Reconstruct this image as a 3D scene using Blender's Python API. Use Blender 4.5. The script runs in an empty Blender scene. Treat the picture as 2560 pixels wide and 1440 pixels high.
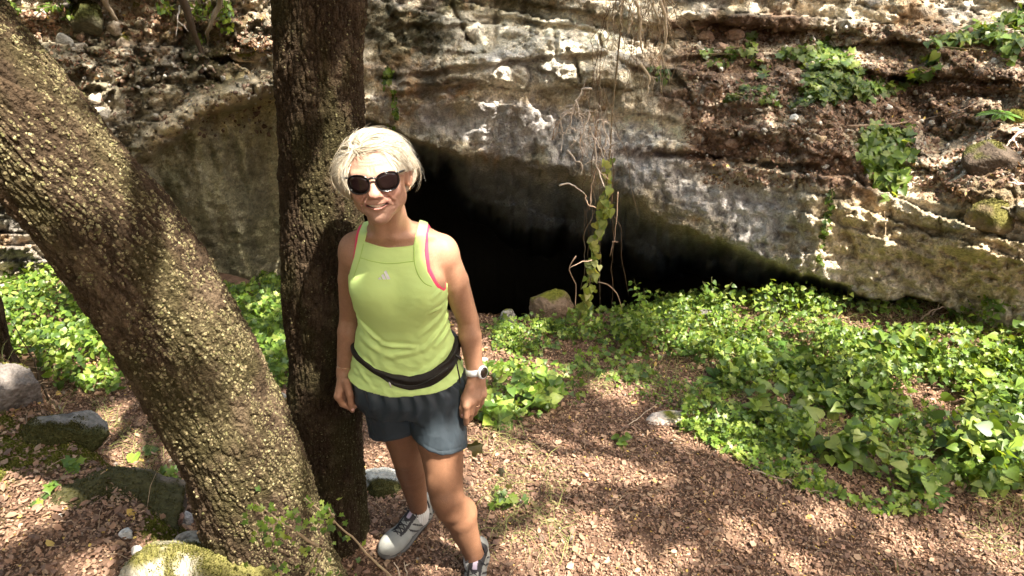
import bpy, math, random
import numpy as np
from mathutils import Vector, Matrix
random.seed(7)
RNG = np.random.default_rng(11)
sc = bpy.context.scene

# ---------------------------------------------------------------- camera, sky, sun, exposure
CAM_H = 2.2; PITCH = 30.0; FPX = 1850.0
cam_d = bpy.data.cameras.new("camera"); cam = bpy.data.objects.new("camera", cam_d)
sc.collection.objects.link(cam); sc.camera = cam
cam.location = (0, 0, CAM_H); cam.rotation_euler = (math.radians(90 - PITCH), 0, 0)
cam_d.sensor_width = 36.0; cam_d.lens = 36.0 * FPX / 2560; cam_d.clip_start = 0.02; cam_d.clip_end = 500

SUN = np.array([0.36, -0.30, 0.885]); SUN /= np.linalg.norm(SUN)      # direction towards the sun
world = bpy.data.worlds.new("World"); sc.world = world; world.use_nodes = True
nt = world.node_tree; nt.nodes.clear()
sky = nt.nodes.new("ShaderNodeTexSky"); sky.sky_type = 'NISHITA'; sky.sun_disc = False
sky.sun_elevation = math.asin(SUN[2]); sky.sun_rotation = math.atan2(SUN[0], SUN[1])
sky.air_density = 1.0; sky.dust_density = 3.0; sky.ozone_density = 0.6
bg = nt.nodes.new("ShaderNodeBackground"); bg.inputs[1].default_value = 0.15
wo = nt.nodes.new("ShaderNodeOutputWorld")
tint = nt.nodes.new('ShaderNodeVectorMath'); tint.operation = 'MULTIPLY'; tint.inputs[1].default_value = (1.10, 1.0, .78)   # light already filtered by the wood around
nt.links.new(sky.outputs[0], tint.inputs[0]); nt.links.new(tint.outputs[0], bg.inputs[0]); nt.links.new(bg.outputs[0], wo.inputs[0])
sun_d = bpy.data.lights.new("sun", 'SUN'); sun_d.energy = 3.0; sun_d.angle = math.radians(0.55)
sun_d.color = (1.0, 0.93, 0.80)
sun_o = bpy.data.objects.new("sun", sun_d); sc.collection.objects.link(sun_o)
sun_o.rotation_euler = Vector(SUN).to_track_quat('Z', 'Y').to_euler()
sc.view_settings.view_transform = 'Standard'; sc.view_settings.look = 'None'
sc.view_settings.exposure = 2.66; sc.view_settings.gamma = 1.0

# ---------------------------------------------------------------- helpers
CT, ST = math.cos(math.radians(PITCH)), math.sin(math.radians(PITCH))
def U(px, py, Y=None, Z=None):
    """point where the line of sight through photo pixel (px,py) reaches distance Y or height Z"""
    px = np.asarray(px, float); py = np.asarray(py, float); t = (py - 720) / FPX
    dy = CT - t * ST; dz = -ST - t * CT
    s = (Y / dy) if Y is not None else ((Z - CAM_H) / dz)
    return np.stack([(px - 1280) / FPX * s, dy * s, CAM_H + dz * s], -1)
def PX(P):
    """photo pixel of a world point"""
    P = np.asarray(P, float); z = P[..., 2] - CAM_H
    dep = P[..., 1] * CT - z * ST; up = P[..., 1] * ST + z * CT
    return 1280 + FPX * P[..., 0] / dep, 720 - FPX * up / dep

def hash3(i, j, k, seed=0):
    h = (i * 374761393 + j * 668265263 + k * 2147483647 * 3 + seed * 974634777) & 0xffffffff
    h = ((h ^ (h >> 13)) * 1274126177) & 0xffffffff
    h = (h ^ (h >> 16)); h = (h * 2246822519) & 0xffffffff
    return ((h ^ (h >> 15)) & 0xffffff) / float(0xffffff)
def vnoise(P, seed=0):
    P = np.asarray(P, float); f = np.floor(P); I = f.astype(np.int64); u = P - f
    u = u * u * u * (u * (u * 6 - 15) + 10); r = 0
    for a in (0, 1):
        wa = u[..., 0] if a else 1 - u[..., 0]
        for b in (0, 1):
            wb = u[..., 1] if b else 1 - u[..., 1]
            for c in (0, 1):
                wc = u[..., 2] if c else 1 - u[..., 2]
                r = r + wa * wb * wc * hash3(I[..., 0] + a, I[..., 1] + b, I[..., 2] + c, seed)
    return r * 2 - 1
def fbm(P, octv=4, seed=0, gain=0.5):
    P = np.asarray(P, float); r = 0; a = 1.0; n = 0
    for o in range(octv):
        r = r + a * vnoise(P * (2.03 ** o) + o * 17.3, seed + o); n += a; a *= gain
    return r / n
def worley(P, seed=0, dims=3):
    P = np.asarray(P, float); f = np.floor(P); I = f.astype(np.int64)
    F1 = np.full(P.shape[:-1], 9.0); F2 = F1.copy(); ID = np.zeros(P.shape[:-1])
    for a in (-1, 0, 1):
        for b in (-1, 0, 1):
            for c in (-1, 0, 1) if dims == 3 else (0,):
                i, j, k = I[..., 0] + a, I[..., 1] + b, I[..., 2] + c
                q = np.stack([i + hash3(i, j, k, seed), j + hash3(i, j, k, seed + 5), k + hash3(i, j, k, seed + 9)], -1)
                d = np.linalg.norm(P - q, axis=-1); m = d < F1
                F2 = np.where(m, F1, np.minimum(F2, d)); F1 = np.where(m, d, F1)
                ID = np.where(m, hash3(i, j, k, seed + 13), ID)
    return F1, F2, ID
def sstep(a, b, x):
    t = np.clip((x - a) / (b - a), 0, 1); return t * t * (3 - 2 * t)
def lerp(a, b, t): return a + (b - a) * t
def mix3(c, d, t): return c * (1 - t[..., None]) + np.asarray(d) * t[..., None]

def link(o): sc.collection.objects.link(o); return o
def mesh_obj(name, V, F, mat, parent=None, col=None, smooth=True, mats=None, midx=None):
    """V (n,3), F list of arrays each (m,k) of faces with k corners"""
    V = np.asarray(V, np.float32); Fs = F if isinstance(F, list) else [F]
    Fs = [np.asarray(f, np.int32) for f in Fs if len(f)]
    me = bpy.data.meshes.new(name); me.vertices.add(len(V)); me.vertices.foreach_set("co", V.ravel())
    loops = np.concatenate([f.ravel() for f in Fs]); cnt = np.concatenate([np.full(len(f), f.shape[1], np.int32) for f in Fs])
    me.loops.add(len(loops)); me.loops.foreach_set("vertex_index", loops)
    me.polygons.add(len(cnt)); st = np.zeros(len(cnt), np.int32); st[1:] = np.cumsum(cnt)[:-1]
    me.polygons.foreach_set("loop_start", st); me.polygons.foreach_set("loop_total", cnt)
    if smooth: me.polygons.foreach_set("use_smooth", np.ones(len(cnt), bool))
    for m in (mats or [mat]): me.materials.append(m)
    if midx is not None: me.polygons.foreach_set("material_index", np.asarray(midx, np.int32))
    if col is not None:
        a = me.color_attributes.new("col", 'FLOAT_COLOR', 'POINT')
        c = np.ones((len(V), 4), np.float32); c[:, :3] = col; a.data.foreach_set("color", c.ravel())
    me.update(calc_edges=True); me.validate(clean_customdata=False)
    o = link(bpy.data.objects.new(name, me))
    if parent is not None: attach(o, parent)
    return o
def attach(o, parent):
    o.parent = parent; o.matrix_parent_inverse = Matrix.Translation(-parent.location)
def tag(o, label=None, cat=None, group=None, kind=None):
    for k, v in (("label", label), ("category", cat), ("group", group), ("kind", kind)):
        if v: o[k] = v
    return o
def thing(name, label, cat, loc, group=None):
    o = link(bpy.data.objects.new(name, None)); o.location = tuple(float(v) for v in loc); o.empty_display_size = .1
    return tag(o, label, cat, group)

def rotmats(fwd, up):
    """columns x,y,z: y along fwd, z near up"""
    f = fwd / np.linalg.norm(fwd, axis=-1, keepdims=True); x = np.cross(f, up)
    x /= np.linalg.norm(x, axis=-1, keepdims=True) + 1e-9; z = np.cross(x, f)
    return np.stack([x, f, z], -1)
def instance(tV, tF, R, T, S, cols):
    """many copies of a small template in one mesh: returns V, F list, per-vertex colours"""
    n = len(T); k = len(tV); S = np.asarray(S, float)
    if S.ndim == 1: S = S[:, None]
    V = np.einsum('nij,nkj->nki', R, tV[None] * S[:, None, :]) + T[:, None]
    off = (np.arange(n) * k)[:, None, None]
    F = [(np.asarray(f)[None] + off).reshape(-1, np.asarray(f).shape[1]) for f in tF]
    return V.reshape(-1, 3), F, np.repeat(cols, k, 0)
class Bag:
    """collects pieces of one mesh"""
    def __init__(s): s.V = []; s.F = {}; s.C = []; s.n = 0
    def add(s, V, F, C):
        V = np.asarray(V, float); C = np.asarray(C, float)
        if C.ndim == 1: C = np.tile(C, (len(V), 1))
        s.V.append(V); s.C.append(C)
        for f in (F if isinstance(F, list) else [F]):
            f = np.asarray(f)
            if len(f): s.F.setdefault(f.shape[1], []).append(f + s.n)
        s.n += len(V); return s
    def build(s, name, mat, parent=None, smooth=True):
        return mesh_obj(name, np.concatenate(s.V), [np.concatenate(v) for v in s.F.values()], mat, parent, np.concatenate(s.C), smooth)
def tube(pts, rad, sides=6, caps=True):
    pts = np.asarray(pts, float); n = len(pts); rad = np.broadcast_to(np.asarray(rad, float), (n,))
    T = np.gradient(pts, axis=0); T /= np.linalg.norm(T, axis=1, keepdims=True) + 1e-12
    ref = np.array([0.31, 0.2, 0.93]); 
    if abs(T[0] @ ref) > .9: ref = np.array([1, 0, 0.1])
    a = np.cross(T, ref); a /= np.linalg.norm(a, axis=1, keepdims=True) + 1e-12; b = np.cross(T, a)
    th = np.arange(sides) * 2 * math.pi / sides
    V = pts[:, None] + rad[:, None, None] * (np.cos(th)[None, :, None] * a[:, None] + np.sin(th)[None, :, None] * b[:, None])
    i = np.arange(n - 1)[:, None] * sides; j = np.arange(sides)[None]; j2 = (j + 1) % sides
    Q = np.stack([i + j, i + j2, i + sides + j2, i + sides + j], -1).reshape(-1, 4); V = V.reshape(-1, 3); F = [Q]
    if caps:
        F.append(np.array([list(range(sides))[::-1], [(n - 1) * sides + q for q in range(sides)]]))
    return V, F
def spline(P, n):
    P = np.asarray(P, float); d = np.r_[0, np.cumsum(np.linalg.norm(np.diff(P[:, :3], axis=0), axis=1))]
    t = np.linspace(0, d[-1], n)
    if len(P) < 3: return np.stack([np.interp(t, d, P[:, c]) for c in range(P.shape[1])], 1)
    m = np.gradient(P, d, axis=0); k = np.clip(np.searchsorted(d, t, 'right') - 1, 0, len(P) - 2)
    h = (d[k + 1] - d[k])[:, None]; u = ((t - d[k]) / (d[k + 1] - d[k]))[:, None]
    return ((2 * u**3 - 3 * u**2 + 1) * P[k] + (u**3 - 2 * u**2 + u) * h * m[k] + (-2 * u**3 + 3 * u**2) * P[k + 1] + (u**3 - u**2) * h * m[k + 1])
def wig(P, n, amp, seed):
    """a curve with natural wobble"""
    C = spline(P, n); s = np.linspace(0, 6, n)
    w = np.stack([fbm(np.stack([s * 1.3 + seed * 7.1 + q * 31, s * 0, s * 0], -1), 3, seed + q) for q in range(3)], 1)
    return C + w * amp * np.sin(np.linspace(0, math.pi, n))[:, None] ** .5

# ---------------------------------------------------------------- materials
def mat(name, rough=0.8, spec=0.3, attr=True, base=None, bump=0.0, bscale=60.0, bdetail=4, noise=0.0, nscale=20.0,
        trans=0.0, sss=0.0, metal=0.0, coat=0.0, aniso=None, distort=0.0, roughvar=0.0):
    m = bpy.data.materials.new(name); m.use_nodes = True; t = m.node_tree; N = t.nodes; L = t.links; N.clear()
    out = N.new("ShaderNodeOutputMaterial"); b = N.new("ShaderNodeBsdfPrincipled")
    b.inputs["Roughness"].default_value = rough; b.inputs["Specular IOR Level"].default_value = spec
    b.inputs["Metallic"].default_value = metal; b.inputs["Coat Weight"].default_value = coat
    tc = N.new("ShaderNodeTexCoord")
    if attr:
        a = N.new("ShaderNodeAttribute"); a.attribute_name = "col"; csock = a.outputs[0]
    else:
        r = N.new("ShaderNodeRGB"); r.outputs[0].default_value = (*base, 1); csock = r.outputs[0]
    if noise:
        n = N.new("ShaderNodeTexNoise"); n.inputs["Scale"].default_value = nscale; n.inputs["Detail"].default_value = 6
        n.inputs["Roughness"].default_value = .65
        L.new(tc.outputs["Object"], n.inputs["Vector"])
        mr = N.new("ShaderNodeMapRange"); mr.inputs[1].default_value = .25; mr.inputs[2].default_value = .75
        mr.inputs[3].default_value = 1 - noise; mr.inputs[4].default_value = 1 + noise
        L.new(n.outputs[0], mr.inputs[0])
        v = N.new("ShaderNodeVectorMath"); v.operation = 'SCALE'
        L.new(csock, v.inputs[0]); L.new(mr.outputs[0], v.inputs["Scale"]); csock = v.outputs[0]
    L.new(csock, b.inputs["Base Color"])
    if bump:
        n2 = N.new("ShaderNodeTexNoise"); n2.inputs["Scale"].default_value = bscale; n2.inputs["Detail"].default_value = bdetail
        n2.inputs["Distortion"].default_value = distort
        src = tc.outputs["Object"]
        if aniso:
            mp = N.new("ShaderNodeMapping"); mp.inputs["Scale"].default_value = aniso; L.new(src, mp.inputs[0]); src = mp.outputs[0]
        L.new(src, n2.inputs["Vector"])
        bp = N.new("ShaderNodeBump"); bp.inputs["Strength"].default_value = 1.0; bp.inputs["Distance"].default_value = bump
        L.new(n2.outputs[0], bp.inputs["Height"]); L.new(bp.outputs[0], b.inputs["Normal"])
    if sss:
        b.inputs["Subsurface Weight"].default_value = sss; b.inputs["Subsurface Radius"].default_value = (1.0, .35, .18)
        b.inputs["Subsurface Scale"].default_value = .006
    sh = b.outputs[0]
    if trans:
        tr = N.new("ShaderNodeBsdfTranslucent"); g = N.new("ShaderNodeVectorMath"); g.operation = 'MULTIPLY'
        g.inputs[1].default_value = (1.7, 1.5, .6); L.new(csock, g.inputs[0]); L.new(g.outputs[0], tr.inputs[0])
        ms = N.new("ShaderNodeMixShader"); ms.inputs[0].default_value = trans
        L.new(sh, ms.inputs[1]); L.new(tr.outputs[0], ms.inputs[2]); sh = ms.outputs[0]
    L.new(sh, out.inputs[0]); return m
M = dict(
    ground=mat("soil", .95, .1, bump=.006, bscale=90, noise=.35, nscale=60),
    litter=mat("dry_leaf", .6, .35, trans=.12, noise=.12, nscale=180),
    rock=mat("limestone", .85, .25, bump=.030, bscale=60, bdetail=12, noise=.55, nscale=60, distort=.4),
    stone=mat("boulder", .85, .2, bump=.014, bscale=70, bdetail=10, noise=.45, nscale=60, distort=.5),
    bark=mat("bark", .95, .1, bump=.011, bscale=190, bdetail=8, noise=.6, nscale=170),
    lichen=mat("lichen", .9, .1, noise=.2, nscale=300),
    moss=mat("moss", .95, .1, bump=.004, bscale=260, noise=.35, nscale=120),
    leaf=mat("green_leaf", .42, .45, trans=.42, noise=.12, nscale=90),
    canopy=mat("canopy_leaf", .5, .4, trans=.25),
    twig=mat("twig", .85, .2, noise=.2, nscale=120, bump=.001, bscale=300),
)

# ---------------------------------------------------------------- ground
EDGE = np.array([(9, -.5), (3, .45), (1.2, .85), (.3, .98), (-.32, 1.02), (-.55, 1.22), (-.88, 1.52), (-1.33, 1.86), (-1.85, 2.3), (-2.6, 3.0), (-9, 6.5)])
def mound_sd(x, y):
    """signed distance to the edge of the raised bank the camera stands on (positive = on the bank)"""
    best = np.full(np.shape(x), 99.0); sg = np.ones(np.shape(x))
    for (x0, y0), (x1, y1) in zip(EDGE[:-1], EDGE[1:]):
        dx, dy = x1 - x0, y1 - y0; l2 = dx * dx + dy * dy
        t = np.clip(((x - x0) * dx + (y - y0) * dy) / l2, 0, 1)
        d = np.hypot(x - x0 - t * dx, y - y0 - t * dy)
        cr = dx * (y - y0) - dy * (x - x0)
        m = d < best; best = np.where(m, d, best); sg = np.where(m, np.where(cr > 0, 1, -1), sg)
    return best * sg
def ridge_y(x): return np.interp(x, [-4, -2, -1.3, 0, 1.5, 2.3, 3.2, 5], [4.3, 4.2, 3.95, 3.85, 3.72, 3.55, 3.5, 3.5])
def ground_base(x, y):
    x = np.asarray(x, float); y = np.asarray(y, float)
    rz = np.interp(x, [-3, -1.5, 0, 1.5, 3], [-.12, -.18, -.30, -.14, .06])
    z = rz * np.clip((y - 1.9) / (ridge_y(x) - 1.9), 0, 1) ** 1.1
    z = z - np.interp(x, [-2.9, -2.4, -1.75, -1.25, 2.0, 2.6], [0, .95, .95, 1, 1, 0]) * np.clip((y - ridge_y(x) - .1) * .75, 0, 3.4) * (y < 11)
    z = z + np.clip((y - 10.5) * 3, 0, 5.5)
    sd = mound_sd(x, y); w = np.interp(x, [-1.5, -.6, 0, 1.5], [.16, .2, .45, .8])
    z = z * (1 - sstep(-w, w * .6, sd)) + (.56 + .03 * np.clip(sd, 0, 1)) * sstep(-w, w * .6, sd)
    z = z + np.clip(-y - 2.2, 0, 9) * .75 + np.clip(np.abs(x) - 5, 0, 12) * .6  # unseen banks behind and beside, raised to block low sky light
    return z
def ground_z(x, y):
    x = np.asarray(x, float); y = np.asarray(y, float)
    P = np.stack([x, y, x * 0], -1)
    return ground_base(x, y) + .035 * fbm(P * 2.2, 3, 3) + .010 * fbm(P * 12, 3, 8)
def ground_hit(px, py):
    """ground point seen at photo pixel"""
    px = np.asarray(px, float); py = np.asarray(py, float); d = U(px, py, Y=1.0) - np.array([0, 0, CAM_H])
    d = d / np.linalg.norm(d, axis=-1, keepdims=True); s = np.full(px.shape, 1.2); hit = np.zeros(px.shape, bool)
    for _ in range(260):
        p = d * s[..., None] + np.array([0, 0, CAM_H]); g = ground_base(p[..., 0], p[..., 1]); below = p[..., 2] < g
        hit |= below; s = np.where(hit, s, s + .02)
    p = d * s[..., None] + np.array([0, 0, CAM_H]); return p
def axis_coords(a, b, fine, lo, hi):
    c = list(np.arange(a, b, fine)); st = fine
    q = [c[0]]
    while q[-1] > lo: st *= 1.16; q.append(q[-1] - st)
    st = fine; r = [c[-1]]
    while r[-1] < hi: st *= 1.16; r.append(r[-1] + st)
    return np.array(q[1:][::-1] + c + r[1:])
def grid_faces(nu, nv):
    i = np.arange(nu - 1)[:, None] * nv; j = np.arange(nv - 1)[None]
    return np.stack([i + j, i + nv + j, i + nv + j + 1, i + j + 1], -1).reshape(-1, 4)
gx = axis_coords(-2.6, 2.9, .014, -60, 60); gy = axis_coords(.95, 4.1, .014, -60, 60)
X, Y = np.meshgrid(gx, gy, indexing='ij'); P2 = np.stack([X, Y, X * 0], -1)
Z = ground_z(X, Y); pn = fbm(P2 * 40, 2, 5); Z += .006 * pn
c1 = fbm(P2 * 3, 4, 21)[..., None]; c2 = fbm(P2 * 45, 3, 4)[..., None]
col = np.array([.115, .070, .048]) * (1 + .3 * c1 + .5 * c2)
md = sstep(-.05, .12, mound_sd(X, Y)) * (X < -.2) * sstep(-.05, .35, fbm(P2 * 3.2, 4, 77) + .12)
moss_c = np.array([.10, .105, .02])
col = col * (1 - md[..., None]) + moss_c * md[..., None] * (1 + .5 * c2)
inc = sstep(.1, .9, Y - ridge_y(X))[..., None] * (np.abs(X) < 3.2)[..., None]
col = col * (1 - inc) + np.array([.075, .055, .038]) * inc  # dark cave soil, toned down further to deepen the cave's shade
g = mesh_obj("ground", np.stack([X, Y, Z], -1).reshape(-1, 3), grid_faces(len(gx), len(gy)), M['ground'], col=np.clip(col, .005, 1).reshape(-1, 3))
tag(g, kind="structure")

# ---------------------------------------------------------------- cliff with the cave mouth
CP = np.array([
 (-500,-600,4.4),(100,-600,5.0),(1280,-600,6.6),(2900,-600,6.3),(-500,-200,4.2),(600,-200,5.2),(1280,-200,5.5),(2000,-200,5.4),(2900,-200,5.0),
 (-400,0,4.2),(0,0,4.7),(350,0,5.0),(700,0,5.0),(1000,0,5.2),(1500,0,5.15),(1900,0,5.0),(2560,0,4.75),(2950,0,4.3),
 (-400,300,4.0),(0,300,4.2),(250,280,4.4),(500,150,4.7),(640,200,4.6),(950,200,4.75),(1300,200,4.7),(1600,200,4.6),(1900,200,4.55),(2200,100,4.75),
 (1950,80,4.9),(2560,120,4.3),(2560,200,4.25),(1000,300,4.65),(1300,380,4.5),(1600,430,4.25),(1900,400,4.05),(2200,340,4.1),(2200,420,3.8),(2560,330,3.75),
 (1250,90,4.95),(1250,150,4.7),(1600,60,5.0),(1450,120,4.8),
 (2370,380,4.0),(2370,500,3.5),(2480,300,3.95),(2480,560,3.35),(1700,530,4.1),(1900,620,3.9),(2100,700,3.75),(2300,740,3.6),(2560,740,3.38),(2200,560,3.62),(2560,560,3.3),
 (2900,500,3.1),(2900,800,3.1),(2300,900,3.5),(1280,900,4.4),(300,500,4.35),(400,380,4.5),(0,700,4.0),(-400,700,3.8),(300,740,4.35),(0,950,3.9),(600,900,4.5),(-500,950,3.8)], float)
def tps(C, Q):
    def ph(r2): return np.where(r2 > 0, r2 * np.log(r2 + 1e-12), 0) * .5
    A = C[:, :2] / 1000; n = len(A); K = ph(((A[:, None] - A[None]) ** 2).sum(-1)) + np.eye(n) * 2e-3
    Pm = np.c_[np.ones(n), A]; L_ = np.zeros((n + 3, n + 3)); L_[:n, :n] = K; L_[:n, n:] = Pm; L_[n:, :n] = Pm.T
    w = np.linalg.solve(L_, np.r_[C[:, 2], 0, 0, 0]); q = Q / 1000; out = w[n] + q @ w[n + 1:]
    for i in range(n): out = out + w[i] * ph(((q - A[i]) ** 2).sum(-1))
    return out
us = np.arange(-420, 2980, 4.5)
vs = np.r_[np.arange(-620, -30, 16), np.arange(-30, 850, 4.5)]
UU, VV = np.meshgrid(us, vs, indexing='ij'); Yf = tps(CP, np.stack([UU, VV], -1))
W = U(UU, VV, Y=Yf)                                   # unwarped surface, used for noise lookups
L1 = np.interp(UU, [700, 760, 930, 1060, 1150, 1330, 1450, 1560, 1700, 1850, 2000, 2150, 2300, 2420],
               [300, 285, 292, 352, 372, 392, 440, 470, 560, 620, 690, 735, 755, 790])
L2 = np.interp(UU, [700, 760, 930, 1000, 1060, 1130, 1200, 1300, 1400, 1500, 1650, 1800, 1900, 2050, 2200, 2350, 2450],
               [350, 320, 300, 335, 375, 425, 485, 548, 580, 600, 640, 662, 700, 738, 752, 770, 830])
jag = 26 * fbm(np.stack([UU / 110, UU * 0, UU * 0], -1), 4, 55) + 5 * fbm(np.stack([UU / 14, UU * 0, UU * 0 + 3], -1), 2, 56)
L1 = L1 + jag; L2 = np.maximum(L2 + jag * 1.2 + 30 * fbm(np.stack([UU / 60, VV / 60, UU * 0], -1), 3, 57), L1 + 8)
mx = sstep(735, 790, UU) * (1 - sstep(2330, 2440, UU))
und = np.clip((VV - L1) / (L2 - L1), 0, 1)
pit = np.clip((VV - L2) / 70, 0, 1)
# big displaced detail: bedding, blocks, pockets
Ll = np.interp(UU, [330, 380, 440, 500, 600, 690, 760, 930], [400, 374, 330, 286, 246, 216, 205, 210]) + jag * .5
side = sstep(0, 30, VV - Ll) * sstep(330, 420, UU) * (1 - sstep(745, 800, UU))
bed = W[..., 2] + .12 * W[..., 0] + .16 * fbm(W * .9, 3, 31) + .030 * fbm(W * 6, 4, 32) + .012 * fbm(W * 22, 3, 35)
k = bed / .115 + .9 * vnoise(np.stack([bed * 3.1, bed * 0, bed * 0], -1), 6); fr = k - np.floor(k); Z0 = np.zeros(k.shape, np.int64); lay = hash3(np.floor(k).astype(np.int64), Z0, Z0, 4)
step = ((lay - .5) * .24 + .05 * (fr - .5) * -1) * (1 - side)
uj = (W[..., 0] + .35 * W[..., 1]) / (.22 + .55 * lay) + lay * 37 + .35 * fbm(W * 4, 3, 33); fj = uj - np.floor(uj); ID = hash3(np.floor(uj).astype(np.int64), np.floor(k).astype(np.int64), Z0, 8)
cm = sstep(-.25, .25, fbm(W * 2.6, 3, 34)); crack = np.maximum((1 - sstep(0, .10, np.minimum(fr, 1 - fr))) * .8, (1 - sstep(0, .035, np.minimum(fj, 1 - fj))) * cm)
F1b, F2b, IDb = worley(W * np.array([7, 7, 12.]) + 1.1 * fbm(W * 7, 4, 91)[..., None], 15)
crackb = 1 - sstep(0, .10, F2b - F1b)
lf = 1 - sstep(700, 900, UU)                           # rubble on the left
smoothz = sstep(-60, 40, VV - (L1 - 130)) * (UU > 900)  # water-worn band above the lip
bank = np.clip(sstep(1650, 1800, UU) * sstep(560, 300, VV - .0 * UU) * sstep(20, 140, VV), 0, 1)  # soil and litter slope
big = fbm(W * 1.6, 4, 41); mid = fbm(W * 5.5, 4, 42); sml = fbm(W * 22, 4, 43); ridg = 1 - np.abs(fbm(W * np.array([3.2, 3.2, 1.6]), 4, 44)) * 2
rid2 = 1 - np.abs(fbm(W * np.array([11, 11, 19.]), 5, 48)) * 2
F3, F4, ID3 = worley(W * np.array([4.5, 4.5, 8]) + .5 * fbm(W * 11, 3, 92)[..., None], 18); facet = (F3 - .45) * (ID3 - .3)
D = .17 * big + .075 * mid + .032 * sml - .05 * (ridg - .6) * (smoothz + .3) - .024 * rid2 + .09 * facet * (1 - .5 * smoothz) * (1 - .7 * side)
D += step * (1 - .75 * smoothz) * (1 - .6 * bank) + (ID - .5) * .10 * (1 - .8 * smoothz) * (1 - .4 * bank) * (1 - side) + (1 - side) * crack * .026 * (1 - .85 * smoothz) * (1 - .5 * bank)
D += lf * (1 - side) * ((IDb - .5) * .11 + crackb * .03) + (1 - lf) * (1 - smoothz) * (IDb - .5) * .03 * (1 + 2 * bank)
# left overhang above the dim side wall
GR = [([930, 1100, 1250, 1400, 1520], [192, 176, 152, 140, 128], 1.), ([960, 1200, 1400, 1540], [238, 205, 218, 200], .8), ([1180, 1300, 1480, 1560], [36, 46, 70, 78], .8), ([1440, 1560, 1660], [286, 292, 288], .6), ([1600, 1700, 1900, 2060], [386, 380, 404, 412], .9),
      ([1850, 2100, 2300], [152, 168, 200], .9), ([2080, 2250, 2540], [112, 102, 122], 1.), ([2150, 2330, 2560], [196, 186, 205], 1.1), ([1660, 1800, 1960], [150, 135, 130], .8), ([1700, 1860, 2000], [52, 60, 76], 1.), ([2240, 2400, 2560], [560, 580, 566], .5), ([1000, 1130, 1290], [60, 62, 40], .6), ([1540, 1640, 1700], [160, 176, 168], .7), ([300, 420, 560], [230, 200, 190], .8), ([430, 560, 690], [150, 140, 120], .9)]
for gx_, gy_, ga_ in GR:
    ln_ = np.interp(UU, gx_, gy_) + 9 * fbm(np.stack([UU / 40, UU * 0 + gx_[0], UU * 0], -1), 4, 58); q_ = VV - ln_; m_ = sstep(gx_[0] - 10, gx_[0] + 40, UU) * (1 - sstep(gx_[-1] - 40, gx_[-1] + 10, UU)) * sstep(-.45, 0, fbm(W * 3 + gx_[0], 3, 59))
    D += ga_ * m_ * (-.055 * sstep(-60, -6, q_) * (q_ < 0) + .075 * np.exp(-((q_ - 6) / 8.0) ** 2) * (q_ > -2))
for (x0, y0), (x1, y1) in (((1130, 10), (1168, 95)), ((1168, 95), (1185, 110)), ((1385, 70), (1392, 130)), ((1500, 90), (1506, 120)), ((1440, 150), (1452, 200)), ((1240, 40), (1236, 120)), ((560, 280), (500, 300)), ((2000, 410), (1990, 470)), ((1620, 60), (1612, 120))):
    e_ = np.array([x1 - x0, y1 - y0]); t_ = np.clip(((UU - x0) * e_[0] + (VV - y0) * e_[1]) / (e_ @ e_), 0, 1); dd_ = np.hypot(UU - x0 - e_[0] * t_, VV - y0 - e_[1] * t_) + 5 * sml
    D += .09 * np.exp(-(dd_ / 5) ** 2)
pk_ = sstep(.1, .45, fbm(W * 13, 4, 63)); D += smoothz * (.045 * pk_ + .03 * fbm(W * 9, 4, 64) - .022 * (1 - np.abs(fbm(W * np.array([14, 14, 10.]), 4, 65)) * 3)) + .010 * fbm(W * 55, 3, 49) + .05 * side * (1 - np.abs(fbm(W * np.array([7, 7, 1.8]), 4, 61)) * 3)
Yd = Yf + D + side * (.16 + .60 * sstep(400, 740, UU) + .34 * fbm(W * np.array([3.2, 3.2, 1.1]), 4, 60))
shelf = (1 - sstep(6, 46, np.abs(VV - (Ll - 22)))) * (UU > 330) * (UU < 790); Yd -= .14 * shelf
dp = mx * (und ** 1.2 * 1.25 + pit ** 1.25 * 5.2) + mx * pit * (.5 * fbm(W * 1.5, 3, 71) + .45 * fbm(W * 4.5, 4, 72)) + mx * und * .12 * fbm(W * np.array([7, 7, 5.]), 4, 73)
Yd = Yd + dp; Yd = np.maximum(Yd, 3.0)
CL = U(UU, VV, Y=Yd)
# colours of the stone, plus shade painted under the lip and inside the cave
a1 = fbm(W * 2.3, 5, 101); a2 = fbm(W * 7, 5, 102); a3 = fbm(W * 30, 4, 103); a4 = fbm(W * np.array([9, 9, 2.2]), 4, 104)
a5 = fbm(W * 1.1 + 9, 4, 105)
c = np.zeros(W.shape) + np.array([.37, .32, .24])
c = mix3(c, (.50, .44, .34), sstep(-.05, .35, a2 + .3 * a1)); c = mix3(c, (.26, .18, .11), sstep(.12, .42, a1 + .4 * a3))
c = mix3(c, (.20, .18, .155), sstep(.05, .4, fbm(W * 4, 5, 110)))
def reg(x0, y0, rx, ry, soft=.35, nz=.5, rot=0):
    dx, dy = UU - x0, VV - y0; cr, sr = math.cos(rot), math.sin(rot)
    e = np.hypot((dx * cr + dy * sr) / rx, (-dx * sr + dy * cr) / ry) + nz * a2 + nz * .5 * a3
    return 1 - sstep(1 - soft, 1 + soft, e)
def paint(cc, color, amt): return mix3(cc, color, np.clip(amt, 0, 1))
dark_moss = (.055, .05, .022)
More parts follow.
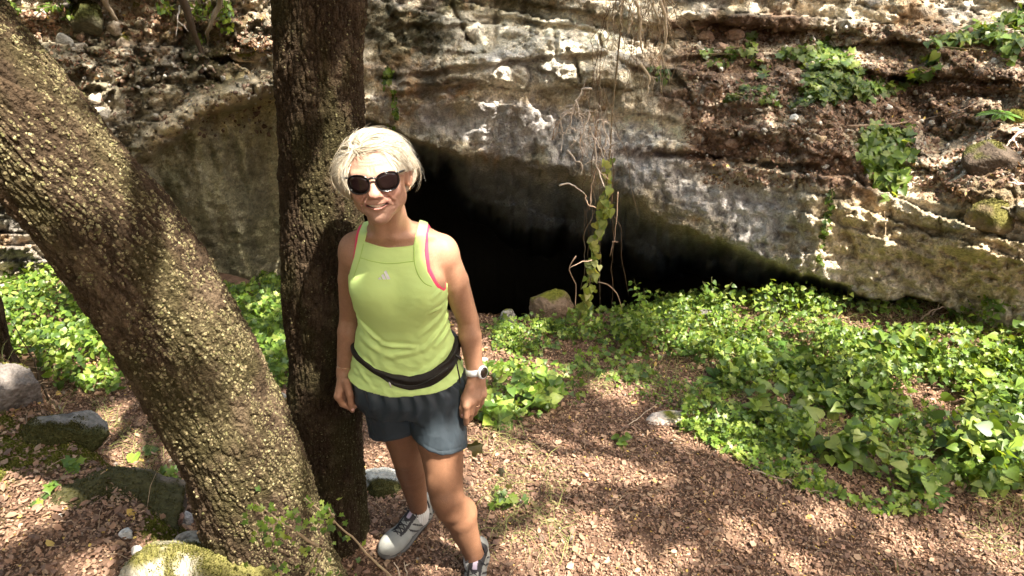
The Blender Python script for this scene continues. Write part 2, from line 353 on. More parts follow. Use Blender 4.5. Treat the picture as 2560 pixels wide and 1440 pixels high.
for q in ((1000, 90, 90, 80, .9), (1120, 100, 130, 90, .85), (1290, 60, 150, 85, .95), (560, 100, 160, 70, .8), (560, 190, 130, 60, .8), (230, 90, 90, 60, .9), (300, 200, 130, 60, .7),
          (400, 330, 120, 60, .45), (1880, 60, 120, 40, .5), (2250, 130, 160, 30, .75), (2330, 250, 190, 45, .6), (2440, 470, 110, 120, .7), (2530, 600, 60, 110, .5),
          (1970, 640, 60, 90, .6), (1770, 470, 60, 60, .5), (2130, 640, 40, 90, .4), (2020, 560, 80, 60, .5)):
    c = paint(c, dark_moss, reg(*q[:4], nz=.9) * q[4] * .78)
for q in ((1180, 270, 300, 30, .25), (1250, 170, 350, 30, .35), (1700, 280, 60, 60, .5), (1250, 300, 180, 60, .12)):
    c = paint(c, (.20, .125, .075), reg(*q[:4], nz=1.0) * q[4])
for q in ((1330, 130, 190, 75, .8, .2), (1480, 110, 150, 60, .8, 0), (1330, 170, 210, 40, .8, .05), (1600, 330, 150, 60, .7, 0), (1500, 60, 130, 50, .6, 0), (1730, 310, 110, 60, .8, 0), (2080, 150, 60, 120, .5, 0), (2000, 130, 60, 100, .5, 0), (640, 230, 100, 30, .4, -.3)):
    c = paint(c, (.60, .55, .45), reg(*q[:4], nz=.9, rot=q[5]) * q[4])
for q in ((1350, 330, 330, 60, .75, .12), (1730, 450, 260, 60, .8, .35), (1900, 560, 170, 90, .75, .5), (1300, 160, 100, 40, .5, 0), (2160, 700, 160, 50, .7, .2)):
    c = paint(c, (.40, .385, .39), reg(*q[:4], nz=.8, rot=q[5]) * q[4])
for q in ((2250, 640, 260, 100, .7), (2500, 680, 120, 80, .7), (2080, 560, 110, 60, .4), (1850, 420, 120, 50, .5)):
    c = paint(c, (.46, .37, .24), reg(*q[:4], nz=.8) * q[4])
red = bank * sstep(-.3, .15, a1 + .25); c = paint(c, (.19, .145, .105), red * .65)
for q in ((1850, 70, 190, 45, .9), (1700, 200, 110, 110, .6), (1830, 350, 110, 60, .7), (1870, 180, 180, 50, .7), (2100, 420, 130, 60, .8), (2350, 200, 200, 40, .7), (2200, 260, 200, 60, .8), (1700, 380, 180, 16, .7), (1900, 370, 180, 30, .7)):
    c = paint(c, (.125, .075, .048), reg(*q[:4], nz=.8) * q[4])
c = paint(c, (.17, .19, .215), mx * sstep(0, .5, und) * .9)  # bluish shade of the lip's underside painted into the stone colour
c = paint(c, (.25, .235, .13), side * (.6 + .35 * sstep(-.2, .3, a4)))                              # greenish side wall
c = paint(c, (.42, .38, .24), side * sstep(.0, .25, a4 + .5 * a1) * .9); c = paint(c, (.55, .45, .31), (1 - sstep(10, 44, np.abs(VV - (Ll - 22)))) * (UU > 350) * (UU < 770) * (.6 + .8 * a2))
c *= 1.45 * (1 + .45 * a3[..., None] + .25 * a4[..., None]) * (1 + .5 * (lay - .5) * (1 - side) * (1 - und))[..., None] * (1 - .35 * (crack * (1 - smoothz) * (1 - bank))[..., None]) * (1 - .35 * (crackb * (.1 + .6 * lf))[..., None])
c = paint(c, (.07, .085, .02), sstep(.22, .5, fbm(W * 5, 5, 140)) * (1 - mx * und) * .30)
c = paint(c, (.26, .23, .18), mx * sstep(0, .9, pit))  # chamber rock toned for the cave's dimness, not a different stone
nU, nV = UU.shape
V = CL.reshape(-1, 3)
# close the top backwards so no sky light leaks into the chamber
top = CL[:, 0, :].copy(); top2 = top + np.array([0, 1.5, .3]); top3 = top + np.array([0, 9.0, .9])
Vt = np.concatenate([V, top2, top3]); n0 = len(V); i = np.arange(nU - 1)
Ft = np.concatenate([grid_faces(nU, nV)[:, ::-1], np.stack([i * nV, (i + 1) * nV, n0 + i + 1, n0 + i], -1)[:, ::-1], np.stack([n0 + i, n0 + i + 1, n0 + nU + i + 1, n0 + nU + i], -1)[:, ::-1]])
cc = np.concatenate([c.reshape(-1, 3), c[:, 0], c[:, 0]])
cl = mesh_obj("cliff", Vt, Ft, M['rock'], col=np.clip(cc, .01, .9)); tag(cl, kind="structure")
def on_cliff(px, py, off=0.0):
    """a point on the built rock face at a photo pixel"""
    i = int(np.clip(round((px - us[0]) / 4.5), 0, nU - 1)); j = int(np.argmin(np.abs(vs - py)))
    p = CL[i, j].copy(); d = p - np.array([0, 0, CAM_H]); return p - d / np.linalg.norm(d) * off
def cliff_normal(px, py, w=4):
    i = int(np.clip(round((px - us[0]) / 4.5), w, nU - 1 - w)); j = int(np.clip(np.argmin(np.abs(vs - py)), w, nV - 1 - w))
    n = np.cross(CL[i + w, j] - CL[i - w, j], CL[i, j + w] - CL[i, j - w]); n /= np.linalg.norm(n) + 1e-9
    return n if n[1] < 0 else -n

# ---------------------------------------------------------------- implicit surfaces for the figure
def smin(a, b, k):
    h = np.clip(.5 + .5 * (b - a) / k, 0, 1); return b * (1 - h) + a * h - k * h * (1 - h)
def sd_ell(P, c, r, R=None):
    q = P - np.asarray(c)
    if R is not None: q = q @ R
    r = np.asarray(r, float); k0 = np.linalg.norm(q / r, axis=-1); k1 = np.linalg.norm(q / (r * r), axis=-1)
    return k0 * (k0 - 1) / np.maximum(k1, 1e-6)
def sd_cone(P, a, b, ra, rb, flat=None):
    a = np.asarray(a, float); b = np.asarray(b, float); ab = b - a
    q = P - a; t = np.clip((q @ ab) / (ab @ ab), 0, 1)
    return np.linalg.norm(q - t[..., None] * ab, axis=-1) - (ra + (rb - ra) * t)
class Field:
    def __init__(s, xs, ys, zs): s.x, s.y, s.z = xs, ys, zs; s.a = np.full((len(xs), len(ys), len(zs)), .1, np.float32)
    def box(s, lo, hi):
        I = []
        for c, l, h in zip((s.x, s.y, s.z), lo, hi):
            i = max(int(np.searchsorted(c, l)) - 1, 0); j = min(int(np.searchsorted(c, h)) + 1, len(c)); I.append(slice(i, max(j, i + 1)))
        return tuple(I)
    def pts(s, I):
        X, Y, Z = np.meshgrid(s.x[I[0]], s.y[I[1]], s.z[I[2]], indexing='ij'); return np.stack([X, Y, Z], -1)
    def add(s, fn, lo, hi, k=.01, op='u'):
        pad = .04; I = s.box(np.asarray(lo) - pad, np.asarray(hi) + pad); d = fn(s.pts(I)); A = s.a[I]
        s.a[I] = smin(A, d, k) if op == 'u' else -smin(-A, d, k)
    def cone(s, a, b, ra, rb, k=.01, op='u'):
        a = np.asarray(a, float); b = np.asarray(b, float); r = max(ra, rb)
        s.add(lambda P: sd_cone(P, a, b, ra, rb), np.minimum(a, b) - r, np.maximum(a, b) + r, k, op)
    def chain(s, pts, rad, k=.01):
        for i in range(len(pts) - 1): s.cone(pts[i], pts[i + 1], rad[i], rad[i + 1], k if i == 0 else min(k, k * .5))
    def ell(s, c, r, k=.01, R=None, op='u'):
        m = max(r); s.add(lambda P: sd_ell(P, c, r, R), np.asarray(c) - m, np.asarray(c) + m, k, op)
    def mesh(s):
        A = s.a; S = A < 0; nx, ny, nz = A.shape
        cs = np.zeros((nx - 1, ny - 1, nz - 1), np.uint8)
        for i in (0, 1):
            for j in (0, 1):
                for k in (0, 1): cs += S[i:nx - 1 + i, j:ny - 1 + j, k:nz - 1 + k]
        mixed = (cs > 0) & (cs < 8); c = np.argwhere(mixed); idx = np.full(mixed.shape, -1, np.int32); idx[mixed] = np.arange(len(c))
        acc = np.zeros((len(c), 3)); cnt = np.zeros(len(c)); co = [s.x, s.y, s.z]
        for ax in range(3):
            o1, o2 = [q for q in range(3) if q != ax]
            for u in (0, 1):
                for v in (0, 1):
                    p = c.copy(); p[:, o1] += u; p[:, o2] += v; q = p.copy(); q[:, ax] += 1
                    va = A[p[:, 0], p[:, 1], p[:, 2]]; vb = A[q[:, 0], q[:, 1], q[:, 2]]; m = (va < 0) != (vb < 0)
                    t = np.where(m, va / np.where(m, va - vb, 1), 0)
                    for d in range(3):
                        x0 = co[d][p[:, d]]; x1 = co[d][q[:, d]]; acc[:, d] += np.where(m, x0 + (x1 - x0) * t, 0)
                    cnt += m
        V = acc / np.maximum(cnt, 1)[:, None]; F = []
        for ax in range(3):
            o1, o2 = [(1, 2), (2, 0), (0, 1)][ax]
            a0 = [slice(None)] * 3; a1 = [slice(None)] * 3; a0[ax] = slice(0, -1); a1[ax] = slice(1, None)
            E = S[tuple(a0)] != S[tuple(a1)]; e = np.argwhere(E); e = e[(e[:, o1] > 0) & (e[:, o2] > 0) & (e[:, o1] < A.shape[o1] - 1) & (e[:, o2] < A.shape[o2] - 1)]
            q = []
            for u, v in ((1, 1), (0, 1), (0, 0), (1, 0)):
                p = e.copy(); p[:, o1] -= u; p[:, o2] -= v; q.append(idx[p[:, 0], p[:, 1], p[:, 2]])
            q = np.stack(q, 1); fl = S[e[:, 0], e[:, 1], e[:, 2]]; q[~fl] = q[~fl][:, ::-1]; F.append(q)
        F = np.concatenate(F); F = F[(F >= 0).all(1)]
        return V, F
def relax(V, F, it=1, lam=.5):
    V = V.copy(); E = np.concatenate([F[:, [0, 1]], F[:, [1, 2]], F[:, [2, 3]], F[:, [3, 0]]]); n = len(V)
    for _ in range(it):
        s = np.zeros((n, 3)); c = np.zeros(n)
        for d in range(3): s[:, d] = np.bincount(E[:, 0], V[E[:, 1], d], n) + np.bincount(E[:, 1], V[E[:, 0], d], n)
        c = np.bincount(E[:, 0], minlength=n) + np.bincount(E[:, 1], minlength=n)
        V += lam * (s / np.maximum(c, 1)[:, None] - V)
    return V
def poly_sd(x, z, P):
    """signed distance (negative inside) to a polygon in the x,z plane"""
    P = np.asarray(P, float); d = np.full(x.shape, 1e9); ins = np.zeros(x.shape, bool); n = len(P)
    for i in range(n):
        a, b = P[i], P[(i + 1) % n]; e = b - a; wx, wz = x - a[0], z - a[1]
        t = np.clip((wx * e[0] + wz * e[1]) / (e @ e), 0, 1); d = np.minimum(d, np.hypot(wx - e[0] * t, wz - e[1] * t))
        cnd = (a[1] > z) != (b[1] > z); xi = a[0] + (z - a[1]) / (b[1] - a[1] + 1e-12) * e[0]; ins ^= cnd & (x < xi)
    return np.where(ins, -d, d)

# ---------------------------------------------------------------- the woman
person = thing("person", "smiling woman in lime green tank top, dark shorts and sunglasses beside the upright trunk", "person", (-.27, 1.86, .0))
YC = 1.84
TP = [(575, 912, 1056, 1.85, .058), (598, 888, 1098, 1.85, .076), (625, 874, 1114, 1.84, .088), (660, 876, 1116, 1.835, .098), (700, 882, 1113, 1.83, .105), (745, 888, 1114, 1.83, .106),
      (790, 904, 1112, 1.845, .097), (830, 905, 1118, 1.85, .091), (880, 902, 1124, 1.85, .092), (930, 897, 1136, 1.85, .098), (980, 894, 1148, 1.85, .104), (1035, 900, 1150, 1.85, .102)]
tz, tcx, trx, tcy, trY = [], [], [], [], []
for py, xl, xr, yy, ry in TP:
    a = U(xl, py, Y=yy); b = U(xr, py, Y=yy); tz.append(a[2]); tcx.append((a[0] + b[0]) / 2); trx.append((b[0] - a[0]) / 2); tcy.append(yy); trY.append(ry)
o = np.argsort(tz); tz, tcx, trx, tcy, trY = [np.array(q)[o] for q in (tz, tcx, trx, tcy, trY)]
tzz = np.linspace(tz[0], tz[-1], 120)
def smooth_int(v): 
    y = np.interp(tzz, tz, v); k = np.ones(9) / 9; yp = np.pad(y, 4, 'edge'); return np.convolve(yp, k, 'valid')
PRO = [smooth_int(q) for q in (tcx, trx, tcy, trY)]
def torso_par(z): return [np.interp(z, tzz, q) for q in PRO]
def sd_torso(P, grow=0.0, zlo=None):
    z = P[..., 2]; cx, rx, cy, ry = torso_par(z); rx = rx + grow; ry = ry + grow
    dx = np.abs(P[..., 0] - cx) / rx; dy = np.abs(P[..., 1] - cy) / ry
    d = ((dx ** 2.35 + dy ** 2.35) ** (1 / 2.35) - 1) * np.minimum(rx, ry)
    return np.maximum(d, np.maximum((tz[0] if zlo is None else zlo) - z, z - tz[-1] - grow))
SL, SR = U(880, 624, Y=1.84), U(1110, 628, Y=1.84)
EL, ER = U(874, 792, Y=1.875), U(1170, 800, Y=1.875)
WL, WR = U(861, 925, Y=1.84), U(1189, 940, Y=1.83)
NB = U(982, 585, Y=1.865)
HC = np.array([-.345, 1.785, 1.505])
def rot(ax, a):
    c, s = math.cos(a), math.sin(a)
    return np.array({'x': [[1, 0, 0], [0, c, -s], [0, s, c]], 'y': [[c, 0, s], [0, 1, 0], [-s, 0, c]], 'z': [[c, -s, 0], [s, c, 0], [0, 0, 1]]}[ax])
HR = rot('z', math.radians(4)) @ rot('x', math.radians(-11)) @ rot('y', math.radians(-5))
def hw(p): return HC + HR @ np.asarray(p, float)
def hl(P): return (P - HC) @ HR
BUST = [(U(945, 722, Y=1.772), (.066, .052, .060)), (U(1050, 727, Y=1.772), (.066, .052, .060))]
def torso_adds(F):
    F.add(lambda P: sd_torso(P, 0, .745), (-.52, 1.70, .745), (-.08, 2.0, tz[-1]), .01)
    for s_, sh in ((1, SL), (-1, SR)):
        F.cone(NB + [0, 0, -.005], sh + [s_ * .012, .005, .008], .040, .036, .035)            # trapezius to shoulder
    for c_, r_ in BUST: F.ell(c_, r_, .03)
    F.cone(U(948, 596, Y=1.787), U(892, 590, Y=1.83), .006, .007, .016); F.cone(U(985, 598, Y=1.787), U(1085, 592, Y=1.83), .006, .008, .016)
    F.cone(NB + [0, .0, -.03], NB + [0, 0, .0], .054, .050, .025)
gxs = np.arange(-.60, -.045, .0026); gys = np.arange(1.52, 2.10, .0027)
gzs = np.r_[np.arange(.05, .72, .0036), np.arange(.72, 1.36, .0030), np.arange(1.36, 1.65, .0021)]
B = Field(gxs, gys, gzs)
torso_adds(B)
# collarbones and sternum hollow
nk = NB; F_ = U(975, 600, Y=1.775)
# neck
B.cone(NB + [0, .0, -.03], hw((0, .028, -.055)), .056, .050, .025)
B.cone(U(975, 600, Y=1.80), hw((.040, .0, -.06)), .010, .011, .02); B.cone(U(962, 600, Y=1.80), hw((-.03, -.01, -.07)), .010, .011, .02)
# arms
def arm(s, e, w, q):
    B.ell(s + [0, 0, -.010], (.040 * q, .043, .050), .022)
    m = s + (e - s) * .42; f = e + (w - e) * .26 + [0, -.004, 0]
    B.chain([s + [0, 0, -.02], m, e, f, w, w + (w - e) * .06], [.041 * q, .0395 * q, .0315 * q, .0335 * q, .0235, .0235], .010)
    B.ell(e + [0, .016, 0], (.020, .02, .026), .012)
arm(SL, EL, WL, .93); arm(SR, ER, WR, 1.03)
# hands: palm then four fingers and a thumb
def palm(w, k, wid, thick, n):
    for q in (-1, -.33, .33, 1):
        B.cone(w + wid * q * .55, k + wid * q, thick, thick * .82, .012)
HLW = WL + [0, 0, -.004]
kn = U(853, 988, Y=1.80); wid = np.array([.006, .034, -.008])
palm(HLW + [0, 0, -.012], kn + [0, .018, 0], wid, .0150, None)
B.ell(U(868, 965, Y=1.825), (.016, .020, .030), .015)
for q, (ln, rr) in enumerate(((1.0, .0085), (1.06, .0088), (1.0, .0084), (.82, .0074))):
    b0 = kn + [0, .018, 0] + wid * (-1 + q * .667); c1_ = b0 + np.array([.010, -.002, -.028]) * ln; c2_ = c1_ + np.array([.020, .002, -.014]) * ln; c3_ = c2_ + np.array([.018, .003, .001]) * ln
    B.chain([b0, c1_, c2_, c3_], [rr * 1.22, rr * 1.05, rr, rr * .82], .006)
tb = U(866, 955, Y=1.800); B.chain([tb, U(874, 985, Y=1.786), U(877, 1008, Y=1.783), U(881, 1026, Y=1.785)], [.013, .0105, .0095, .0078], .012)
HRW = WR + [0, 0, -.004]
knr = U(1187, 1000, Y=1.785); widr = np.array([.025, .022, .004])
palm(HRW + [0, 0, -.010], knr, widr, .0150, None)
FR = []
for q, (ln, rr, dx) in enumerate(((1.06, .0088, -.001), (1.08, .0090, -.003), (1.0, .0086, -.005), (.80, .0076, -.007))):
    b0 = knr + widr * (-1 + q * .667); c1_ = b0 + np.array([dx, -.002, -.038]) * ln; c2_ = c1_ + np.array([dx * 1.4, .006, -.024]) * ln; c3_ = c2_ + np.array([dx * 1.4, .010, -.018]) * ln
    B.chain([b0, c1_, c2_, c3_], [rr * 1.22, rr * 1.05, rr, rr * .80], .006); FR.append((b0, c1_, c2_))
tb = U(1172, 970, Y=1.795); B.chain([tb, U(1160, 996, Y=1.780), U(1155, 1020, Y=1.774), U(1156, 1040, Y=1.774)], [.012, .0100, .0088, .0072], .010)
# legs
HPL, HPR = np.array([-.372, 1.86, .80]), np.array([-.243, 1.86, .80])
KL, KR = U(1016, 1135, Y=1.905), U(1117, 1243, Y=1.735)
AL, AR = U(1046, 1268, Y=1.99), U(1186, 1390, Y=1.775)
cl_ = KL + (AL - KL) * .33 + [0, .012, 0]; cr_ = KR + (AR - KR) * .34 + [.008, .012, 0]
B.chain([HPL, HPL + (KL - HPL) * .5, KL, cl_, AL, AL + [0, .004, -.05]], [.080, .073, .052, .053, .0335, .033], .012)
B.chain([HPR, HPR + (KR - HPR) * .5, KR, cr_, AR, AR + [0, .006, -.05]], [.082, .073, .0525, .0535, .0325, .033], .025)
B.ell(KR + [-.006, -.030, .012], (.030, .024, .036), .02); B.ell(KR + [.0, -.022, -.045], (.028, .024, .03), .03); B.ell(KL + [-.004, -.026, .01], (.028, .024, .034), .02)
B.ell(HPR + (KR - HPR) * .85 + [-.030, -.022, 0], (.022, .022, .045), .02); B.cone(cr_ + [.010, .014, .01], cr_ + [.006, .012, -.09], .040, .026, .03)
# head and face
def he(c, r, k=.012, op='u', yaw=0):
    B.ell(hw(c), r, k, HR @ rot('z', yaw) if yaw else HR, op)
def hc(a, b, ra, rb, k=.008, op='u'): B.cone(hw(a), hw(b), ra, rb, k, op)
he((0, .015, .030), (.072, .090, .078)); he((0, -.028, .020), (.066, .066, .066), .03)
he((0, -.032, -.030), (.060, .058, .062), .03); he((0, -.040, -.071), (.043, .044, .037), .03)
he((0, -.066, -.099), (.021, .018, .016), .022)
for s_ in (-1, 1):
    he((s_ * .044, -.012, -.058), (.020, .030, .026), .025)
    he((s_ * .036, -.066, -.032), (.024, .019, .020), .018)
    hc((s_ * .012, -.088, .016), (s_ * .046, -.074, .018), .0075, .007, .014)
    he((s_ * .031, -.088, -.004), (.017, .010, .011), .010, 's')
    he((s_ * .0125, -.100, -.0345), (.0085, .0095, .0075), .006)
    he((s_ * .0765, .006, -.012), (.008, .018, .029), .006, yaw=s_ * -.5)
    he((s_ * .0835, .001, -.009), (.0045, .009, .018), .003, 's')
hc((0, -.088, .010), (0, -.108, -.024), .0075, .0105, .010); he((0, -.1115, -.0310), (.0130, .0115, .0100), .008)
he((0, -.086, -.052), (.030, .015, .013), .012)
def zm(x): return -.0628 + 7.5 * x * x
def lip(P, off, r, yo):
    q = hl(P); x = q[..., 0]; zc = zm(x) + off * (1 - (x / .031) ** 2); yc = -.0985 + yo + 14 * x * x
    return np.maximum(np.hypot(q[..., 1] - yc, (q[..., 2] - zc) * 1.0) - r * np.sqrt(np.clip(1.02 - (x / .031) ** 2, 0.02, 1)), np.abs(x) - .031)
mb = (hw((0, -.09, -.06)) - .04, hw((0, -.09, -.06)) + .04)
B.add(lambda P: lip(P, .0046, .0026, .001), *mb, .004); B.add(lambda P: lip(P, -.0052, .0036, .001), *mb, .004)
def mouth_cut(P):
    q = hl(P); x = q[..., 0]; hh = .0040 * (1 - (x / .0285) ** 2) + .0003
    return np.maximum(np.maximum(np.abs(q[..., 2] - zm(x) - .0004) - hh, np.abs(x) - .0285), q[..., 1] + .082)
B.add(mouth_cut, *mb, .0015, 's')
CRE = [(0, .043, .026, .046, .0022, .0011), (.002, .050, .024, .052, .002, .0009), (0, .036, .020, .037, .002, .0009), (.004, .020, .005, .034, .0018, .0014), (.0175, -.030, .030, -.043, .0028, .0030), (.030, -.043, .0385, -.058, .0030, .0034), (.0385, -.058, .0385, -.072, .0028, .0026),
       (.0385, -.072, .034, -.084, .0026, .0015), (.010, -.0845, 0, -.0825, .005, .0020), (.055, -.010, .062, -.016, .0018, .0010), (.040, -.024, .054, -.020, .0024, .0012), (.031, -.066, .033, -.074, .002, .0014)]
def creases(P):
    q = hl(P); d = np.zeros(P.shape[:-1])
    for (x0, z0, x1, z1, w, a) in CRE:
        x = np.abs(q[..., 0]); e = np.array([x1 - x0, z1 - z0]); t = np.clip(((x - x0) * e[0] + (q[..., 2] - z0) * e[1]) / (e @ e), 0, 1)
        dd = np.hypot(x - x0 - e[0] * t, q[..., 2] - z0 - e[1] * t); d += .80 * a * (np.exp(-(dd / w) ** 2) - .35 * np.exp(-((dd - 2.2 * w) / w) ** 2))
    return d * (q[..., 1] < -.03)
I_ = B.box(hw((0, -.06, -.02)) - .10, hw((0, -.06, -.02)) + .10); B.a[I_] += creases(B.pts(I_))
V, F = B.mesh(); V = relax(V, F, 1, .35)
q = hl(V); n1 = fbm(V * 25, 3, 201); n2 = fbm(V * 140, 2, 202)
skin = np.tile(np.array([.35, .185, .115]), (len(V), 1))
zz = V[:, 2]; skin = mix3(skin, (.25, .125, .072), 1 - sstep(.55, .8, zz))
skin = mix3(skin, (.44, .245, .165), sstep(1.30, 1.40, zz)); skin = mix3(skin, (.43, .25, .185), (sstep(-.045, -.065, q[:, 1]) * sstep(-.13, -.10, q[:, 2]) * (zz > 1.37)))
flush = np.maximum(np.exp(-(((np.abs(q[:, 0]) - .036) / .02) ** 2 + ((q[:, 2] + .032) / .018) ** 2)), np.exp(-((q[:, 0] / .014) ** 2 + ((q[:, 2] + .03) / .014) ** 2))) * (q[:, 1] < -.05)
skin = mix3(skin, (.54, .23, .17), flush * .5)
hair_red = np.exp(-((V - (SR + [0.0, 0, .02])) ** 2).sum(1) / .05 ** 2); skin = mix3(skin, (.50, .22, .15), hair_red * .6)
lipm = sstep(.0085, .0055, np.abs(q[:, 2] - zm(q[:, 0]) + .0005)) * (np.abs(q[:, 0]) < .030) * (q[:, 1] < -.078)
skin = mix3(skin, (.40, .17, .15), lipm * .75)
inm = (np.abs(q[:, 2] - zm(q[:, 0])) < .0045) * (np.abs(q[:, 0]) < .028) * (q[:, 1] > -.0935) * (q[:, 1] < -.07); skin = mix3(skin, (.10, .03, .03), inm * 1.0)
brow = np.exp(-(((np.abs(q[:, 0]) - .034) / .016) ** 4 + ((q[:, 2] - .028) / .0045) ** 2)) * (q[:, 1] < -.05); skin = mix3(skin, (.52, .36, .24), brow * .5)
skin *= (1 + .11 * n1 + .08 * n2)[:, None]
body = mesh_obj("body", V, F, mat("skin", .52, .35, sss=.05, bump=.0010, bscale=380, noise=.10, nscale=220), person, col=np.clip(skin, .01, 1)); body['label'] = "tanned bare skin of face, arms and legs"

# teeth
b_ = Bag()
tx = np.linspace(-.0235, .0235, 12)
for i in range(11):
    x0, x1 = tx[i] + .0002, tx[i + 1] - .0002; xm = (x0 + x1) / 2; h_ = .0062 * (1 - (xm / .032) ** 2)
    pts = []
    for (xx, yy) in ((x0, -.0945), (x1, -.0945), (x1, -.086), (x0, -.086)):
        yv = yy + 12 * xx * xx
        pts += [hw((xx, yv, zm(xx) + .0055)), hw((xx, yv, zm(xx) + .0055 - h_ * 1.35))]
    p = np.array(pts); b_.add(p, np.array([[0, 1, 3, 2], [2, 3, 5, 4], [4, 5, 7, 6], [6, 7, 1, 0], [1, 7, 5, 3], [0, 2, 4, 6]]), (.62, .55, .44))
b_.build("teeth", mat("enamel", .25, .5), person, smooth=False)

# sunglasses
def lens_pts(s_, n=40, scale=1.0, fwd=0.0):
    t = np.linspace(0, 2 * math.pi, n, endpoint=False); x = np.cos(t); z = np.sin(t)
    rx, rz = .0275 * scale, np.where(z > 0, .0205, .0265) * scale
    px_ = np.sign(x) * np.abs(x) ** .86 * rx; pz = np.sign(z) * np.abs(z) ** .86 * rz + np.where(z > 0, x * s_ * .0015, 0)
    X_ = s_ * .0352 + px_; return np.stack([X_, -.1085 + 5.2 * X_ ** 2 + fwd, pz + .000], 1)
gl = thing("sunglasses", None, None, hw((0, -.1, 0))); 
fb = Bag()
for s_ in (-1, 1):
    o_ = lens_pts(s_, scale=1.05); i_ = lens_pts(s_, scale=.97); n = len(o_)
    ring = np.concatenate([o_ + [0, -.0014, 0], i_ + [0, -.0018, 0], i_ + [0, .0016, 0], o_ + [0, .0016, 0]])
    j = np.arange(n); j2 = (j + 1) % n; fs = [np.stack([j + a * n, j2 + a * n, j2 + ((a + 1) % 4) * n, j + ((a + 1) % 4) * n], 1) for a in range(4)]
    fb.add(np.array([hw(p) for p in ring]), np.concatenate(fs), (.012, .010, .010))
    tmp = [hw((s_ * .0600, -.0905, .0135)), hw((s_ * .0700, -.080, .014)), hw((s_ * .0765, -.040, .010)), hw((s_ * .080, .005, .006))]
    v_, f_ = tube(spline(tmp, 12), .0026, 6); fb.add(v_, f_, (.012, .010, .010))
v_, f_ = tube(spline([hw((-.0105, -.1085, .007)), hw((-.004, -.1105, .0105)), hw((.004, -.1105, .0105)), hw((.0105, -.1085, .007))], 9), .0028, 8); fb.add(v_, f_, (.012, .010, .010))
bpy.data.objects.remove(gl)
frame = fb.build("sunglasses", mat("glasses_frame", .18, .6), person); frame['label'] = "dark rounded sunglasses"
lm = mat("dark_lens", .05, .22, attr=False, base=(.008, .004, .004))
for s_ in (-1, 1):
    o_ = lens_pts(s_, scale=.985, fwd=-.0004); cpt = o_.mean(0) + [0, -.0012, 0]; back = o_ + [0, .002, 0]; n = len(o_); mid_ = (o_ + cpt) / 2 + [0, -.0004, 0]
    Vv = np.concatenate([o_, mid_, [cpt], back]); j = np.arange(n); j2 = (j + 1) % n
    mesh_obj("lens", np.array([hw(p) for p in Vv]), [np.stack([j, j2, j2 + n, j + n], 1), np.stack([j + n, j2 + n, np.full(n, 2 * n)], 1), np.stack([j2, j, j + 2 * n + 1, j2 + 2 * n + 1], 1)], lm, frame)

# hair: volume under many tapered locks
def hair_r(d):
    """radius of the hair mass in head direction d"""
    x, y, z = d[..., 0], d[..., 1], d[..., 2]
    r = 1 / np.sqrt((x / .099) ** 2 + (y / .106) ** 2 + ((z) / .111) ** 2)
    r = r + .012 * np.exp(-((x + .85) ** 2 + (z - .10) ** 2 + (y + .3) ** 2) / .12) + .012 * np.exp(-((x - .90) ** 2 + (z + .12) ** 2 + (y - .1) ** 2) / .10)
    r = r + .007 * np.exp(-((x + .35) ** 2 + (z - .85) ** 2 + (y + .4) ** 2) / .1) - .010 * sstep(-.35, -.8, z)
    return r
def hair_ok(q):
    """where hair may lie, head coordinates"""
    x, y, z = q[..., 0], q[..., 1], q[..., 2]
    hl_ = .063 + .006 * np.sin(x * 55) + .05 * np.abs(np.minimum(x + .03, 0)) - 4.0 * np.maximum(np.abs(x + .004) - .035, 0) ** 1.25 * 1.0
    face = (y < -.018) & (z < hl_) & (np.abs(x) < .064 + .004 * np.sin(z * 160))
    side_lo = np.where(x > 0, np.where(y < .020, .004, -.088), np.where(y < 0.0, -.040, -.060))
    face |= (z < side_lo) & (y < .03); face |= z < -.092
    return ~face
def in_hair(P):
    q = hl(P); r = np.linalg.norm(q, axis=-1) + 1e-9; d = r - (hair_r(q / r[..., None]) - .006)
    x, y, z = q[..., 0], q[..., 1], q[..., 2]
    hl_ = .060 - 4.2 * np.maximum(np.abs(x + .004) - .035, 0) ** 1.2
    fc = np.maximum(np.maximum(y + .012, z - hl_), np.abs(x) - .066); ear = np.maximum(np.maximum(z - np.where(x > 0, .004, -.048), y - .030), -.055 - z * 0)
    d = np.maximum(d, -fc); d = np.maximum(d, -(np.maximum(z - np.where(x > 0, .006, -.050), y - .022))); return np.maximum(d, -.074 - z)
HF = Field(np.arange(HC[0] - .14, HC[0] + .14, .003), np.arange(HC[1] - .14, HC[1] + .15, .003), np.arange(HC[2] - .12, HC[2] + .15, .003))
HF.a[:] = in_hair(HF.pts((slice(None),) * 3)); Vh, Fh = HF.mesh(); Vh = relax(Vh, Fh, 2)
hb = Bag(); hb.add(Vh, Fh, np.clip(np.array([.56, .50, .40]) * (1 + .25 * fbm(Vh * np.array([150, 60, 60]), 3, 9))[:, None], .05, .9))
P0 = np.array([-.30, -.62, .72]); P0 /= np.linalg.norm(P0)
e1 = np.cross(P0, [0, 0, 1.]); e1 /= np.linalg.norm(e1); e2 = np.cross(e1, P0)
rr_ = np.random.default_rng(5); JIT = rr_.normal(0, .11, (64, 3)) * np.array([1.5, .8, .6])
